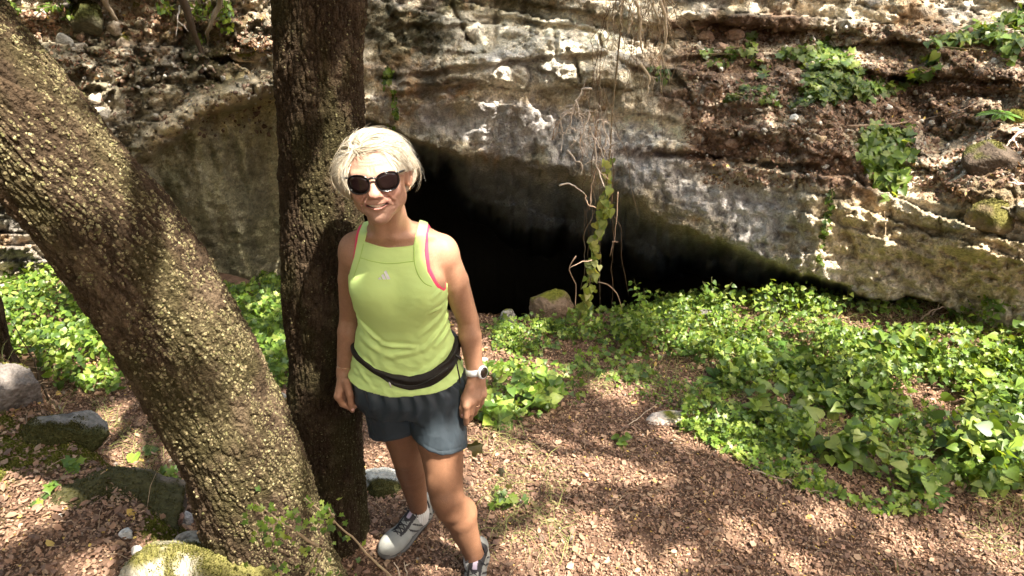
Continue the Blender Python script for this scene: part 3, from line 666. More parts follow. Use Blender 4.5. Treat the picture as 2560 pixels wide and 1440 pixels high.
def lock(az, a0, a1, lift, wdt, colr, curl, n=9, sides=3, fly=0.0):
    a = np.linspace(a0, a1, n); Pj = P0 + JIT[int(az * 4) % 64]; Pj = Pj / np.linalg.norm(Pj); E1 = np.cross(Pj, [0, 0, 1.]); E1 /= np.linalg.norm(E1); E2 = np.cross(E1, Pj); tt = np.linspace(0, 1, n)
    azz = az + curl * tt ** 2 + .16 * np.sin(a * 3.5 + az * 5) + .03 * np.sin(a * 9 + az * 23)
    d = np.cos(a)[:, None] * Pj + np.sin(a)[:, None] * (np.cos(azz)[:, None] * E1 + np.sin(azz)[:, None] * E2)
    r = hair_r(d) + lift - .007 * (1 - tt) ** 2 + fly * tt ** 2 + .005 * math.sin(az * 13 + a0 * 4) * tt
    q = d * r[:, None]; ok = hair_ok(q)
    if not ok[0]: return
    m = n if ok.all() else int(np.argmin(ok))
    if m < 4: return
    P = HC + q[:m] @ HR.T; w = wdt * np.sqrt(np.clip(1 - (np.linspace(0, 1, m)) ** 2.2, 0.02, 1)) * (.5 + .5 * sstep(0, .2, np.linspace(0, 1, m)))
    v_, f_ = tube(P, w, sides, False); cg = np.repeat(np.linspace(.82, 1.12, m), sides)[:, None]; hb.add(v_, f_, np.clip(np.array(colr) * cg, .03, .95))
pal = [(.60, .53, .42), (.66, .60, .50), (.50, .42, .31), (.74, .70, .63), (.42, .34, .24), (.64, .58, .48)]
for i in range(13000):
    az = rr_.uniform(0, 2 * math.pi); a0 = rr_.beta(1.2, 1.5) * 2.5; ln = rr_.uniform(.45, 1.0)
    lock(az, a0, a0 + ln, rr_.uniform(-.008, .005), rr_.uniform(.0003, .0008), pal[rr_.integers(6)], rr_.normal(0, .10))
for i in range(1500):
    az = rr_.uniform(0, 2 * math.pi); a0 = rr_.uniform(.3, 2.0); ln = rr_.uniform(.35, .8)
    lock(az, a0, a0 + ln, rr_.uniform(.000, .006), rr_.uniform(.0002, .0005), pal[rr_.integers(6)], rr_.normal(0, .5), fly=abs(rr_.normal(0, .005)))
hair = hb.build("hair", mat("blonde_hair", .42, .45, trans=.12), person); hair['label'] = "short tousled platinum blonde hair"

# ---- clothes
def cloth_field(h=.0030, zlo=.60, zhi=1.37): return Field(np.arange(-.54, -.06, h), np.arange(1.62, 2.02, h), np.arange(zlo, zhi, h))
FY = 1.755
def fp(px, py, Y=FY): p = U(px, py, Y=Y); return (p[0], p[2])
def wr(P):     # drag folds in the knit at waist and bust
    x, z = P[..., 0], P[..., 2]; cx = -.31
    f = 0
    for (px, py, qx, qy, w, a) in ((893, 800, 955, 852, .007, .009), (955, 852, 1040, 862, .007, .008), (900, 845, 960, 880, .010, .006), (960, 882, 1060, 868, .010, .006), (1060, 868, 1128, 815, .008, .006),
                                   (1125, 700, 1085, 730, .006, .004), (1122, 755, 1080, 770, .006, .004), (1130, 835, 1090, 870, .008, .005), (1140, 870, 1060, 935, .010, .005), (1090, 900, 1030, 940, .009, .004), (900, 900, 960, 935, .009, .005), (1000, 895, 960, 870, .009, .003), (890, 920, 930, 960, .007, .004), (1050, 830, 1115, 790, .009, .004), (925, 880, 940, 915, .008, .003)):
        a_ = np.array(fp(px, py, 1.77)); b_2 = np.array(fp(qx, qy, 1.76)); e = b_2 - a_; t = np.clip(((x - a_[0]) * e[0] + (z - a_[1]) * e[1]) / (e @ e), 0, 1)
        d = np.hypot(x - a_[0] - e[0] * t, z - a_[1] - e[1] * t); f = f + a * (np.exp(-(d / w) ** 2) - .55 * np.exp(-((d - 1.7 * w) / w) ** 2)) * np.sin(np.clip(t, .05, .95) * math.pi) ** .6
    return .80 * f * (P[..., 1] < 1.86)
shirt_poly = [fp(874, 684, 1.80), fp(880, 655), fp(888, 610, 1.77), fp(896, 575, 1.80), fp(904, 548, 1.83), fp(904, 525, 1.84), fp(926, 525, 1.84), fp(918, 565, 1.79), fp(911, 600), fp(905, 622), fp(968, 629), fp(1030, 627),
              fp(1037, 590, 1.77), fp(1048, 556, 1.80), fp(1053, 520, 1.84), fp(1086, 520, 1.84), fp(1080, 552, 1.82), fp(1066, 576, 1.80), fp(1059, 610), fp(1058, 640), fp(1070, 672, 1.77), fp(1094, 693, 1.79), fp(1116, 700, 1.82),
              fp(1130, 706, 1.84), fp(1250, 720, 1.84), (-.02, .70), (-.60, .70), fp(800, 715, 1.84), fp(862, 692, 1.84)]
def zhem(P):
    x = P[..., 0]; cx, rx, cy, ry = torso_par(np.full(x.shape, .87)); f = (P[..., 1] - cy) / ry
    u = np.clip((x - cx) / rx, -1.2, 1.2); return .830 + .012 * (f > 0) * f + .010 * u * u + .0015 * np.sin(x * 40)
TS = cloth_field(.0026, .78, 1.37); torso_adds(TS); G = (slice(None),) * 3; PG = TS.pts(G)
low = 1 - sstep(.86, 1.02, PG[..., 2])
base_t = TS.a.copy()
rf_ = 1 - np.abs(fbm(PG * np.array([16, 16, 30]) + PG[..., [2, 0, 1]] * 9, 3, 310)) * 2; TS.a[:] = base_t - .0022 * rf_ * (.35 + low) - .0045 - .011 * low - .006 * (1 - sstep(.83, .87, PG[..., 2])) - wr(PG)
belly = np.exp(-(((PG[..., 2] - .985) / .05) ** 2)) * (PG[..., 1] < 1.84) * .006; TS.a[:] -= belly
TS.a[:] = -smin(-TS.a, -poly_sd(PG[..., 0], PG[..., 2], shirt_poly), .0025)
TS.a[:] = np.maximum(TS.a, zhem(PG) - PG[..., 2])
V, F = TS.mesh(); V = relax(V, F, 1, .4)
tank = mesh_obj("tank_top", V, F, mat("lime_knit", .62, .35, attr=False, base=(.58, .76, .27), bump=.0003, bscale=900, bdetail=1), person); tank['label'] = "lime green sports tank top with square neckline"
# seams: stitched binding along neckline and arm openings
def surf_y(x, z, extra=0.0):
    """front surface of the shirt at x,z"""
    xi = np.clip((np.asarray(x) - TS.x[0]) / .0026, 0, len(TS.x) - 1).astype(int); zi = np.clip((np.asarray(z) - TS.z[0]) / .0026, 0, len(TS.z) - 1).astype(int)
    col_ = TS.a[xi, :, zi] < 0; j = np.argmax(col_, -1); return TS.y[j] - extra
sb = Bag()
def seam(pts, rad=.0012, colr=(.42, .63, .14)):
    c_ = spline(np.array([fp(*p) for p in pts]), 40); y_ = surf_y(c_[:, 0], c_[:, 1]); y_ = np.convolve(np.pad(y_, 2, 'edge'), np.ones(5) / 5, 'valid')
    v_, f_ = tube(np.stack([c_[:, 0], y_ - .0008, c_[:, 1]], 1), rad, 5); sb.add(v_, f_, colr)
seam([(899, 652), (965, 657), (1036, 654)]); seam([(903, 625), (898, 650), (882, 700)]); seam([(1032, 628), (1040, 668), (1060, 694), (1082, 706)])
sb.build("seam", mat("stitching", .8, .2), tank)
# chest emblem: three slanted bars cut by a rising line
lb = Bag(); 
for q4 in (((541, 1370), (572, 1370), (556, 1353), (541, 1362)), ((583, 1370), (606, 1370), (582, 1330), (564, 1341)), ((614, 1370), (641, 1370), (603, 1307), (585, 1318))):
    g_ = [fp(780 + a_ / 3.273, 280 + b_4 / 3.273, 1.73) for a_, b_4 in q4]
    n = 5; uu, vv = np.meshgrid(np.linspace(0, 1, n), np.linspace(0, 1, n), indexing='ij'); g_ = np.array(g_)
    pp = (g_[0] * (1 - uu)[..., None] + g_[1] * uu[..., None]) * (1 - vv)[..., None] + (g_[3] * (1 - uu)[..., None] + g_[2] * uu[..., None]) * vv[..., None]
    pp = pp.reshape(-1, 2); y_ = surf_y(pp[:, 0], pp[:, 1]); y_ = np.full(len(pp), y_.min()) + (y_ - y_.min()) * .6
    lb.add(np.stack([pp[:, 0], y_ - .0022, pp[:, 1]], 1), grid_faces(n, n), (.80, .80, .82))
lb.build("emblem", mat("white_print", .5, .3), tank)
# pink bra showing at the arm openings
bra_poly = [fp(882, 700, 1.80), fp(878, 645), fp(881, 612, 1.77), fp(889, 580, 1.80), fp(896, 555, 1.83), fp(900, 530, 1.84), fp(915, 530, 1.84), fp(908, 590), fp(900, 640), fp(930, 665), fp(1010, 665), fp(1036, 640), fp(1042, 600), fp(1041, 560, 1.82), fp(1036, 535, 1.85), fp(1030, 515, 1.86),
            fp(1056, 515, 1.86), fp(1061, 560, 1.80), fp(1065, 600, 1.77), fp(1067, 638), fp(1076, 668, 1.77), fp(1096, 689, 1.79), fp(1120, 705, 1.82), fp(1180, 738), fp(1120, 790), fp(880, 790), fp(830, 715)]
BR = cloth_field(.0026, 1.0, 1.37); torso_adds(BR); PG2 = BR.pts(G); BR.a[:] = np.maximum(BR.a - .0026, poly_sd(PG2[..., 0], PG2[..., 2], bra_poly))
V, F = BR.mesh(); bra = mesh_obj("sports_bra", V, F, mat("pink_knit", .6, .3, attr=False, base=(.72, .06, .13)), person); bra['label'] = "bright pink bra strap at the neck and arm openings"
# running belt
def zbelt(P):
    x = P[..., 0]; t = (P[..., 1] - 1.85) / .1
    zf = np.interp(x, [-.475, -.44, -.40, -.345, -.30, -.24, -.19, -.15, -.13], [.940, .930, .908, .884, .874, .884, .902, .918, .928])
    return lerp(zf, .940, sstep(-.75, .3, t))
TB = cloth_field(.0026, .82, 1.02); torso_adds(TB); PB = TB.pts(G); lowb = 1 - sstep(.86, 1.02, PB[..., 2])
x_ = PB[..., 0]; hw_ = np.interp(x_, [-.45, -.385, -.37, -.33, -.22, -.165, -.14], [.0105, .0115, .015, .022, .028, .025, .016]); hw_ = np.where(PB[..., 1] > 1.86, .010, hw_)
th_ = .0200 + np.interp(x_, [-.39, -.36, -.25, -.16, -.14], [0, .002, .005, .003, 0]) * (PB[..., 1] < 1.86)
dz_ = (PB[..., 2] - zbelt(PB)) / hw_
pl = .0022 * np.sin(dz_ * 5 + 22 * x_) * (x_ > -.37) 
TB.a[:] = -smin(-(TB.a - th_ * (1 - .30 * np.clip(np.abs(dz_), 0, 1.1) ** 6) - pl - .0005), (hw_ - np.abs(PB[..., 2] - zbelt(PB))), .0025)
V, F = TB.mesh(); V = relax(V, F, 1); belt = mesh_obj("waist_pack", V, F, mat("black_nylon", .6, .3, attr=False, base=(.016, .013, .011), bump=.0015, bscale=70), person); belt['label'] = "black elastic running belt with pouch, tied at the hip"
zb = Bag()
zc_ = spline([U(985, 958, Y=1.713), U(1040, 962, Y=1.705), U(1085, 942, Y=1.712), U(1120, 918, Y=1.735)], 20)
v_, f_ = tube(zc_ + [0, -.003, 0], .0012, 5); zb.add(v_, f_, (.03, .03, .03))
v_, f_ = tube([U(972, 955, Y=1.712), U(975, 960, Y=1.708), U(978, 969, Y=1.708)], [.001, .0028, .0012], 6); zb.add(v_, f_, (.55, .52, .50))
kx = U(1140, 890, Y=1.79)
for i in range(3):
    v_, f_ = tube(spline([kx, kx + [.008 - i * .004, -.012, .004 + i * .004], kx + [.014, -.008, -.004 * i], kx + [.004, 0, 0]], 10), .0032, 6); zb.add(v_, f_, (.02, .017, .015))
v_, f_ = tube(spline([kx, U(1143, 915, Y=1.765), U(1148, 940, Y=1.76), U(1150, 958, Y=1.765)], 14), .0022, 6); zb.add(v_, f_, (.02, .017, .015))
zb.build("zip_and_cord", mat("cord", .5, .4), belt)
# shorts
SH = cloth_field(.0030, .50, .90)
PS = SH.pts(G); ang = np.arctan2(PS[..., 1] - 1.85, PS[..., 0] + .30)
fold = .0042 * np.sin(ang * 19 + 3 * np.sin(PS[..., 2] * 30)) * sstep(.66, .84, PS[..., 2]) + .004 * fbm(PS * np.array([22, 22, 9]), 3, 300) * sstep(.62, .70, PS[..., 2])
hipd = np.maximum(sd_torso(PS, .013, .5) + .25 * np.clip(.775 - PS[..., 2], 0, 1) + .010 * sstep(.80, .85, PS[..., 2]), np.maximum(PS[..., 2] - .885, .725 - PS[..., 2]))
d_ = hipd
lL = sd_cone(PS, HPL + [-.006, -.006, 0], HPL + (KL - HPL) * .62 + [-.010, -.010, 0], .094, .094); lR = sd_cone(PS, HPR + [0, 0, 0], HPR + (KR - HPR) * .62 + [-.004, -.004, 0], .090, .086)
hl1 = .614 - .42 * (PS[..., 1] - 1.79) + .22 * (PS[..., 0] - HPL[0]); hr1 = .609 - .40 * (PS[..., 1] - 1.76) + .45 * np.clip(HPR[0] - PS[..., 0], -.02, 1)
lL = -smin(-lL, PS[..., 2] - hl1, .006); lR = -smin(-lR, PS[..., 2] - hr1, .006)
hemline = .0012 * (np.abs(PS[..., 2] - hr1 - .016) < .0022) * (PS[..., 0] > -.27) + .0012 * (np.abs(PS[..., 2] - hl1 - .016) < .0022) * (PS[..., 0] < -.27)
legs_ = smin(lL, lR, .005); SH.a[:] = smin(d_, legs_, .035) - fold + hemline - .0022 * (1 - np.abs(fbm(PS * np.array([30, 30, 11]), 3, 320)) * 2)
V, F = SH.mesh(); V = relax(V, F, 1, .4); shorts = mesh_obj("shorts", V, F, mat("slate_fabric", .45, .4, attr=False, base=(.036, .048, .060), bump=.001, bscale=50), person); shorts['label'] = "slate grey running shorts"
eb = Bag(); pz_ = U(1128, 1097, Y=1.735)
# wrist things
def ring_tube(c_, axis, r1, r2, rad, n=36, sides=6):
    axis = axis / np.linalg.norm(axis); a_ = np.cross(axis, [0, 1., 0]); a_ /= np.linalg.norm(a_); b2 = np.cross(axis, a_)
    t = np.linspace(0, 2 * math.pi, n); return tube(c_ + r1 * np.cos(t)[:, None] * a_ + r2 * np.sin(t)[:, None] * b2, rad, sides, False)
wc = WR + (ER - WR) * .10; wax = ER - WR
a_ = np.cross(wax / np.linalg.norm(wax), [0, 1., 0]); a_ /= np.linalg.norm(a_); wn = wax / np.linalg.norm(wax); b2 = np.cross(wn, a_)
t = np.linspace(0, 2 * math.pi, 40, endpoint=False); rows = []
for (dr, dh) in ((.0, -.010), (.0022, -.010), (.0030, 0), (.0022, .010), (.0, .010)):
    rows.append(wc + (.0262 + dr) * np.cos(t)[:, None] * a_ + (.0262 + dr) * np.sin(t)[:, None] * b2 + wn * dh)
Vv = np.concatenate(rows); j = np.arange(40); j2 = (j + 1) % 40; Fv = np.concatenate([np.stack([j + r * 40, j2 + r * 40, j2 + (r + 1) * 40, j + (r + 1) * 40], 1) for r in range(4)])
strap = mesh_obj("wrist_watch", Vv, Fv, mat("white_silicone", .45, .4, attr=False, base=(.78, .78, .82)), person); strap['label'] = "white sports watch with round dark dial"
wd = np.array([.80, -.60, .10]); wd -= wn * (wd @ wn) * .8; wd /= np.linalg.norm(wd)
def disc(c_, n_, r0, h_, prof, colr, name, m_, par):
    u_ = np.cross(n_, [0, 0, 1.]); u_ /= np.linalg.norm(u_); v2 = np.cross(n_, u_); t = np.linspace(0, 2 * math.pi, 40, endpoint=False)
    R_ = [c_ + r * r0 * (np.cos(t)[:, None] * u_ + np.sin(t)[:, None] * v2) + n_ * (z_ * h_) for r, z_ in prof]; Vd = np.concatenate(R_ + [[c_ + n_ * prof[-1][1] * h_]]); k_ = len(prof)
    Fq = np.concatenate([np.stack([j + r * 40, j2 + r * 40, j2 + (r + 1) * 40, j + (r + 1) * 40], 1) for r in range(k_ - 1)]); Ft_ = np.stack([j + (k_ - 1) * 40, j2 + (k_ - 1) * 40, np.full(40, k_ * 40)], 1)
    return mesh_obj(name, Vd, [Fq, Ft_], m_, par)
wcc = wc + wd * .0255
disc(wcc, wd, .0205, .011, ((.9, 0), (1, .2), (1, .8), (.93, 1), (.80, 1.02)), 0, "watch_case", mat("watch_case", .3, .5, attr=False, base=(.74, .74, .76)), strap)
disc(wcc + wd * .0112, wd, .0165, .0012, ((1, 0), (.97, 1)), 0, "watch_dial", mat("watch_glass", .06, .6, attr=False, base=(.025, .017, .013)), strap)
v_, f_ = ring_tube(WL + (EL - WL) * .09, EL - WL, .0245, .0245, .0011, 40, 5)
tt = np.repeat(np.arange(40), 5); v_ = v_ + (WL - EL) / np.linalg.norm(WL - EL) * (.0018 * np.sin(tt * 1.6))[:, None]
mesh_obj("bracelet", v_, f_, mat("gold", .25, .5, attr=False, base=(.75, .52, .35), metal=1.0), person)
b0, c1_, c2_ = FR[2]; v_, f_ = ring_tube(b0 + (c1_ - b0) * .62, c1_ - b0, .0106, .0106, .0012, 24, 6); mesh_obj("finger_ring", v_, f_, bpy.data.materials["gold"], person)
v_, f_ = ring_tube(hw((.077, .000, -.044)), np.array([1., .5, 0]), .0055, .0055, .0009, 20, 5); mesh_obj("earring", v_, f_, bpy.data.materials["gold"], person)
nailm = mat('nail', .25, .5)
for pc, s_, dn in ((U(881, 1023, Y=1.776), .0058, (.1, -1, .3)), (U(1156, 1036, Y=1.7665), .0056, (-.1, -1, .2))):
    dn = np.array(dn); dn /= np.linalg.norm(dn); u_ = np.cross(dn, [0, 0, 1.]); u_ /= np.linalg.norm(u_); v2 = np.cross(u_, dn); t = np.linspace(0, 2 * math.pi, 12, endpoint=False)
    Vn = np.concatenate([pc + s_ * np.cos(t)[:, None] * u_ * .8 + s_ * np.sin(t)[:, None] * v2 * 1.15, [pc + dn * .0016]]); Bag().add(Vn, np.stack([np.arange(12), (np.arange(12) + 1) % 12, np.full(12, 12)], 1), (.66, .40, .36)).build('fingernail', nailm, person)
# socks and shoes
def shoe(ank, heel, toe, zg, name_lab):
    fwd = np.array([toe[0] - heel[0], toe[1] - heel[1], 0.]); L_ = np.linalg.norm(fwd); fwd /= L_; sd = np.cross(fwd, [0, 0, 1.]); R_ = np.stack([sd, fwd, [0, 0, 1.]], 1); O = np.array([heel[0], heel[1], zg])
    def w(p): return O + R_ @ np.asarray(p, float)
    lo = np.minimum(w((-.07, -.04, 0)), w((.07, L_ + .03, 0))) - .06; hi = np.maximum(w((-.07, -.04, .13)), w((.07, L_ + .03, .13))) + .06
    F_1 = Field(np.arange(lo[0], hi[0], .0026), np.arange(lo[1], hi[1], .0026), np.arange(zg - .01, zg + .16, .0026))
    def ad(F_, c_, r_, k=.02, op='u'): F_.add(lambda P: sd_ell(P, w(c_), r_, R_), w(c_) - .14, w(c_) + .14, k, op)
    ad(F_1, (0, .040, .050), (.033, .045, .042)); ad(F_1, (0, .100, .046), (.037, .065, .038)); ad(F_1, (0, L_ - .075, .040), (.046, .072, .032)); ad(F_1, (0, L_ - .045, .034), (.041, .048, .028))
    F_1.cone(w((0, .028, .055)), w((0, .020, .098)), .034, .032, .02); F_1.cone(w((0, .115, .060)), w((0, .060, .098)), .026, .026, .025)
    F_1.cone(w((0, .045, .085)), ank + [0, 0, .03], .0285, .031, .006, 's')
    P = F_1.pts(G); F_1.a[:] = np.maximum(F_1.a, zg + .026 - P[..., 2])
    V, F = F_1.mesh(); V = relax(V, F, 2); ql = (V - O) @ R_; x, y, z = ql[:, 0], ql[:, 1], ql[:, 2]
    c_ = np.tile([.28, .28, .26], (len(V), 1)) * (1 + .10 * fbm(V * 60, 2, 6))[:, None]
    dk = (np.abs(np.abs(x) - .020) < .0045) & (y > .085) & (y < L_ - .075) & (z > .05); dk |= (np.abs(((y - .05) * 1.0 - (z - .03) * 1.1) % .034 - .017) < .0048) & (y > .03) & (y < L_ * .55) & (z < .078) & (np.abs(x) > .016)
    dk |= (z > .088) & (y > .03); dk |= z < .032; dk |= (y < .022) & (z < .085) & (z > .05)
    c_[dk] = (.035, .032, .035); pk = (np.abs(x) < .008) & (z > .092) & (y > .075); c_[pk] = (.5, .42, .52)
    up = mesh_obj("shoe", V, F, mat("mesh_upper", .7, .3, bump=.0008, bscale=500), person, col=c_); up['label'] = name_lab
    so = Bag(); n = 44; t = np.linspace(0, 2 * math.pi, n, endpoint=False); yy = L_ / 2 + (L_ / 2 + .006) * -np.cos(t); ww = (.031 + .017 * sstep(.3, .75, yy / L_)) * np.abs(np.sin(t)) ** .62 * np.sign(np.sin(t))
    rows = [np.stack([ww * a, L_ / 2 + (yy - L_ / 2) * a, np.full(n, z_) + .008 * sstep(.8, 1, yy / L_)], 1) for a, z_ in ((.93, 0), (1, .006), (1.03, .016), (1.0, .030), (.9, .034))]
    Vv = np.concatenate(rows) @ R_.T + O; j = np.arange(n); j2 = (j + 1) % n; so.add(Vv, [np.concatenate([np.stack([j + r * n, j2 + r * n, j2 + (r + 1) * n, j + (r + 1) * n], 1) for r in range(4)]), np.array([list(range(n))[::-1]]), np.array([list(range(4 * n, 5 * n))])], np.repeat(np.array([(.03, .03, .032), (.05, .05, .05), (.16, .155, .15), (.10, .10, .10), (.05, .05, .05)]), n, 0))
    so.build("sole", mat("rubber_sole", .8, .3), up)
    la = Bag()
    for i in range(6):
        y0 = .088 + i * .0165; zt = np.interp(y0, [.08, .12, .18], [.0925, .084, .070])
        for s_ in (-1, 1):
            v_, f_ = tube(spline([w((s_ * .022, y0, zt - .008)), w((s_ * .008, y0 + .006, zt + .003)), w((-s_ * .008, y0 + .012, zt)), w((-s_ * .021, y0 + .0165, zt - .011))], 8), .0022, 6); la.add(v_, f_, (.04, .04, .045))
    for s_ in (-1, 1):
        v_, f_ = tube(spline([w((0, .085, .098)), w((s_ * .02, .095, .110)), w((s_ * .034, .10, .098)), w((s_ * .018, .09, .095)), w((0, .086, .097))], 14), .0019, 6); la.add(v_, f_, (.05, .05, .055))
    la.build("lace", mat("lace", .8, .2), up)
    F2_ = Field(np.arange(ank[0] - .07, ank[0] + .07, .0026), np.arange(ank[1] - .10, ank[1] + .08, .0026), np.arange(zg + .03, ank[2] + .08, .0026))
    F2_.cone(ank + [0, 0, .024], ank + [0, .004, -.05], .0345, .0345, .005); F2_.cone(ank + [0, 0, -.02], w((0, .10, .055)), .033, .030, .02)
    P = F2_.pts(G); F2_.a[:] = np.maximum(F2_.a, P[..., 2] - (ank[2] + .022)) - .0010 * np.sin(np.arctan2(P[..., 1] - ank[1], P[..., 0] - ank[0]) * 26)
    V, F = F2_.mesh(); mesh_obj("sock", V, F, mat("white_sock", .9, .1, attr=False, base=(.66, .64, .62), bump=.0006, bscale=500), person)
shoe(AL + [0, 0, -.010], np.array([-.318, 2.045]), np.array([-.468, 1.835]), .0, "black and grey running shoe pointing left")
shoe(AR + [0, 0, -.010], np.array([-.112, 1.835]), np.array([-.150, 1.575]), .0, "grey running shoe cut by the lower edge of the photo")

# ---------------------------------------------------------------- trees
def trunk_mesh(axis, n_v, n_u, seed, rough=1.0, moss_side=None):
    """axis rows: x,y,z,r"""
    A = spline(axis, n_v); C = A[:, :3]; R = A[:, 3]; T = np.gradient(C, axis=0); T /= np.linalg.norm(T, axis=1, keepdims=True)
    a = np.cross(T, [0.05, 1., 0.02]); a /= np.linalg.norm(a, axis=1, keepdims=True); b = np.cross(T, a)
    s = np.r_[0, np.cumsum(np.linalg.norm(np.diff(C, axis=0), axis=1))]; th = np.linspace(0, 2 * math.pi, n_u, endpoint=False)
    TH, S = np.meshgrid(th, s); Rr = R[:, None] + 0 * TH; q = np.stack([np.cos(TH) * .14, np.sin(TH) * .14, S], -1)
    w = fbm(q * 7, 3, seed + 3)[..., None]
    F1, F2, ID = worley(q * np.array([70, 70, 27]) + w * 1.0 + .35 * fbm(q * 40, 2, seed + 4)[..., None], seed); cr = F2 - F1
    ridge = 1 - np.abs(fbm(q * np.array([46, 46, 7]), 4, seed + 7)) * 3
    disp = .020 * fbm(q * 2.6, 3, seed + 20) + .0050 * sstep(.03, .22, cr) * (.5 + 1.0 * ID) + .0045 * ridge + .0028 * fbm(q * 110, 3, seed + 9)
    Rr = Rr + disp * rough
    V = C[:, None] + Rr[..., None] * (np.cos(TH)[..., None] * a[:, None] + np.sin(TH)[..., None] * b[:, None])
    c = np.array([.072, .049, .031]) * (1 + .55 * (ID - .5))[..., None] * (1 - .38 * (1 - sstep(.0, .22, cr)))[..., None]
    c = mix3(c, (.15, .108, .07), sstep(.1, .5, fbm(q * 14, 4, seed + 30)) * .7); c = mix3(c, (.062, .056, .022), sstep(-.1, .35, fbm(q * np.array([9, 9, 5]), 4, seed + 40)) * .6)
    i = np.arange(n_v - 1)[:, None] * n_u; j = np.arange(n_u)[None]; j2 = (j + 1) % n_u
    F = np.stack([i + j, i + j2, i + n_u + j2, i + n_u + j], -1).reshape(-1, 4)
    return V, F, c, (C, T, R, a, b, s)
def lichen_bits(V, n, seed, smin_, smax_, patch=2.6, cols=((.17, .13, .075), (.11, .085, .05), (.21, .165, .095), (.14, .115, .06), (.09, .07, .04), (.27, .24, .13), (.15, .14, .06)), yel_lit=0.):
    g = np.random.default_rng(seed); nv, nu = V.shape[:2]
    I = g.integers(1, nv - 1, n * 3); J = g.integers(0, nu, n * 3); P = V[I, J]
    dn = np.cross(V[I, (J + 1) % nu] - V[I, J - 1], V[I + 1, J] - V[I - 1, J]); dn /= np.linalg.norm(dn, axis=1, keepdims=True) + 1e-9
    cen = V.mean(1)[I]; dn *= np.sign((dn * (P - cen)).sum(1))[:, None]
    w = fbm(P * patch * 3, 4, seed) * .6 + .45 * dn[:, 2] + .55 * dn[:, 0] + fbm(P * 24, 2, seed + 5) * .8
    keep = w > np.quantile(w, 1 - 1 / 3.0 * .98); P, dn = P[keep][:n], dn[keep][:n]; n = len(P)
    # curled frill: a wavy rosette
    k = 5; t = np.arange(k) * 2 * math.pi / k; inner = np.stack([np.cos(t) * .45, np.sin(t) * .45, np.full(k, .35)], 1); outer = np.stack([np.cos(t + .2), np.sin(t + .2), np.where(np.arange(k) % 2, .75, .15)], 1)
    rim = outer * [.85, .85, 1] + [0, 0, -.45]
    tV = np.concatenate([[[0, 0, .30]], inner, outer, rim]); tri = np.array([[0, 1 + i, 1 + (i + 1) % k] for i in range(k)]); qd = np.array([[1 + i, 1 + k + i, 1 + k + (i + 1) % k, 1 + (i + 1) % k] for i in range(k)] + [[1 + k + i, 1 + 2 * k + i, 1 + 2 * k + (i + 1) % k, 1 + k + (i + 1) % k] for i in range(k)])
    x = np.cross(dn, g.normal(size=(n, 3))); x /= np.linalg.norm(x, axis=1, keepdims=True); y = np.cross(dn, x); R = np.stack([x, y, dn], -1)
    S = g.uniform(smin_, smax_, n)[:, None] * g.uniform(.6, 1.3, (n, 3)); cs = np.array(cols)[g.integers(0, len(cols), n)] * g.uniform(.7, 1.25, (n, 1)); yy_ = (dn[:, 0] > .25) & (g.random(n) < yel_lit); cs[yy_] = np.array([.20, .17, .09]) * g.uniform(.6, 1.25, (yy_.sum(), 1))  # yellow-tan lichen on the sunny side, coloured lighter to suggest sunlight
    return instance(tV, [tri, qd], R, P - dn * .001, S, cs)

# world points kept clear of crown leaves so that sun patches land there (point, radius)
LIT = []
def lit_ground(px, py, r): LIT.append((ground_hit(np.array([px]), np.array([py]))[0], r))
def lit_cliff(px, py, r): LIT.append((on_cliff(px, py), r))
def lit_pt(p, r): LIT.append((np.array(p, float), r))

def limb(b, p0, p1, r0, r1, seed, n=14, c=(.13, .09, .055)):
    P = wig([p0, (np.asarray(p0) + p1) / 2 + [0, 0, .1], p1], n, .12 * np.linalg.norm(np.asarray(p1) - p0) * .3, seed); v, f = tube(P, np.linspace(r0, r1, n), 8); b.add(v, f, c)
g_ = np.random.default_rng(3)
LEAN_AX = [(*U(745, 1560, Y=1.40), .180), (*U(690, 1420, Y=1.42), .152), (*U(632, 1220, Y=1.40), .136), (*U(462, 860, Y=1.39), .132), (*U(266, 560, Y=1.38), .126), (*U(62, 320, Y=1.37), .120), (*U(-172, 60, Y=1.36), .118), (*U(-440, -260, Y=1.35), .126), (-1.9, 1.4, 2.95), ]
LEAN_AX[-1] = (LEAN_AX[-2][0] - .55, 1.38, LEAN_AX[-2][2] + .75, .135)
lean = thing("leaning_tree", "tree with thick lichen-crusted trunk leaning to the left in the foreground", "tree", LEAN_AX[1][:3])
V, F, c, ax = trunk_mesh(LEAN_AX, 760, 380, 5); mesh_obj("trunk", V.reshape(-1, 3), F, M['bark'], lean, np.clip(c, .01, 1).reshape(-1, 3)); LV = V
v, f, c = lichen_bits(LV, 60000, 31, .0014, .0036, yel_lit=.4); o = mesh_obj("lichen", v, f, M['lichen'], lean, c); tag(o, kind="stuff")
STR_AX = [(*U(858, 1560, Y=1.93), .150), (*U(842, 1400, Y=1.95), .128), (*U(818, 1100, Y=1.99), .118), (*U(812, 800, Y=2.03), .112), (*U(806, 450, Y=2.06), .112), (*U(797, 0, Y=2.08), .122), (*U(792, -300, Y=2.10), .122)]
STR_AX.append((STR_AX[-1][0], 2.14, STR_AX[-1][2] + .9, .11))
stra = thing("upright_tree", "dark upright tree trunk with ridged bark rising behind the woman", "tree", STR_AX[1][:3])
V, F, c, ax2 = trunk_mesh(STR_AX, 760, 320, 55); mesh_obj("trunk", V.reshape(-1, 3), F, M['bark'], stra, np.clip(c * .75, .01, 1).reshape(-1, 3)); SV = V  # same bark colour darkened to stand for the shade on this trunk
v, f, c = lichen_bits(SV, 20000, 33, .0012, .0030, cols=((.13, .11, .055), (.10, .09, .045), (.17, .15, .08))); o = mesh_obj("lichen", v, f, M['lichen'], stra, c); tag(o, kind="stuff")
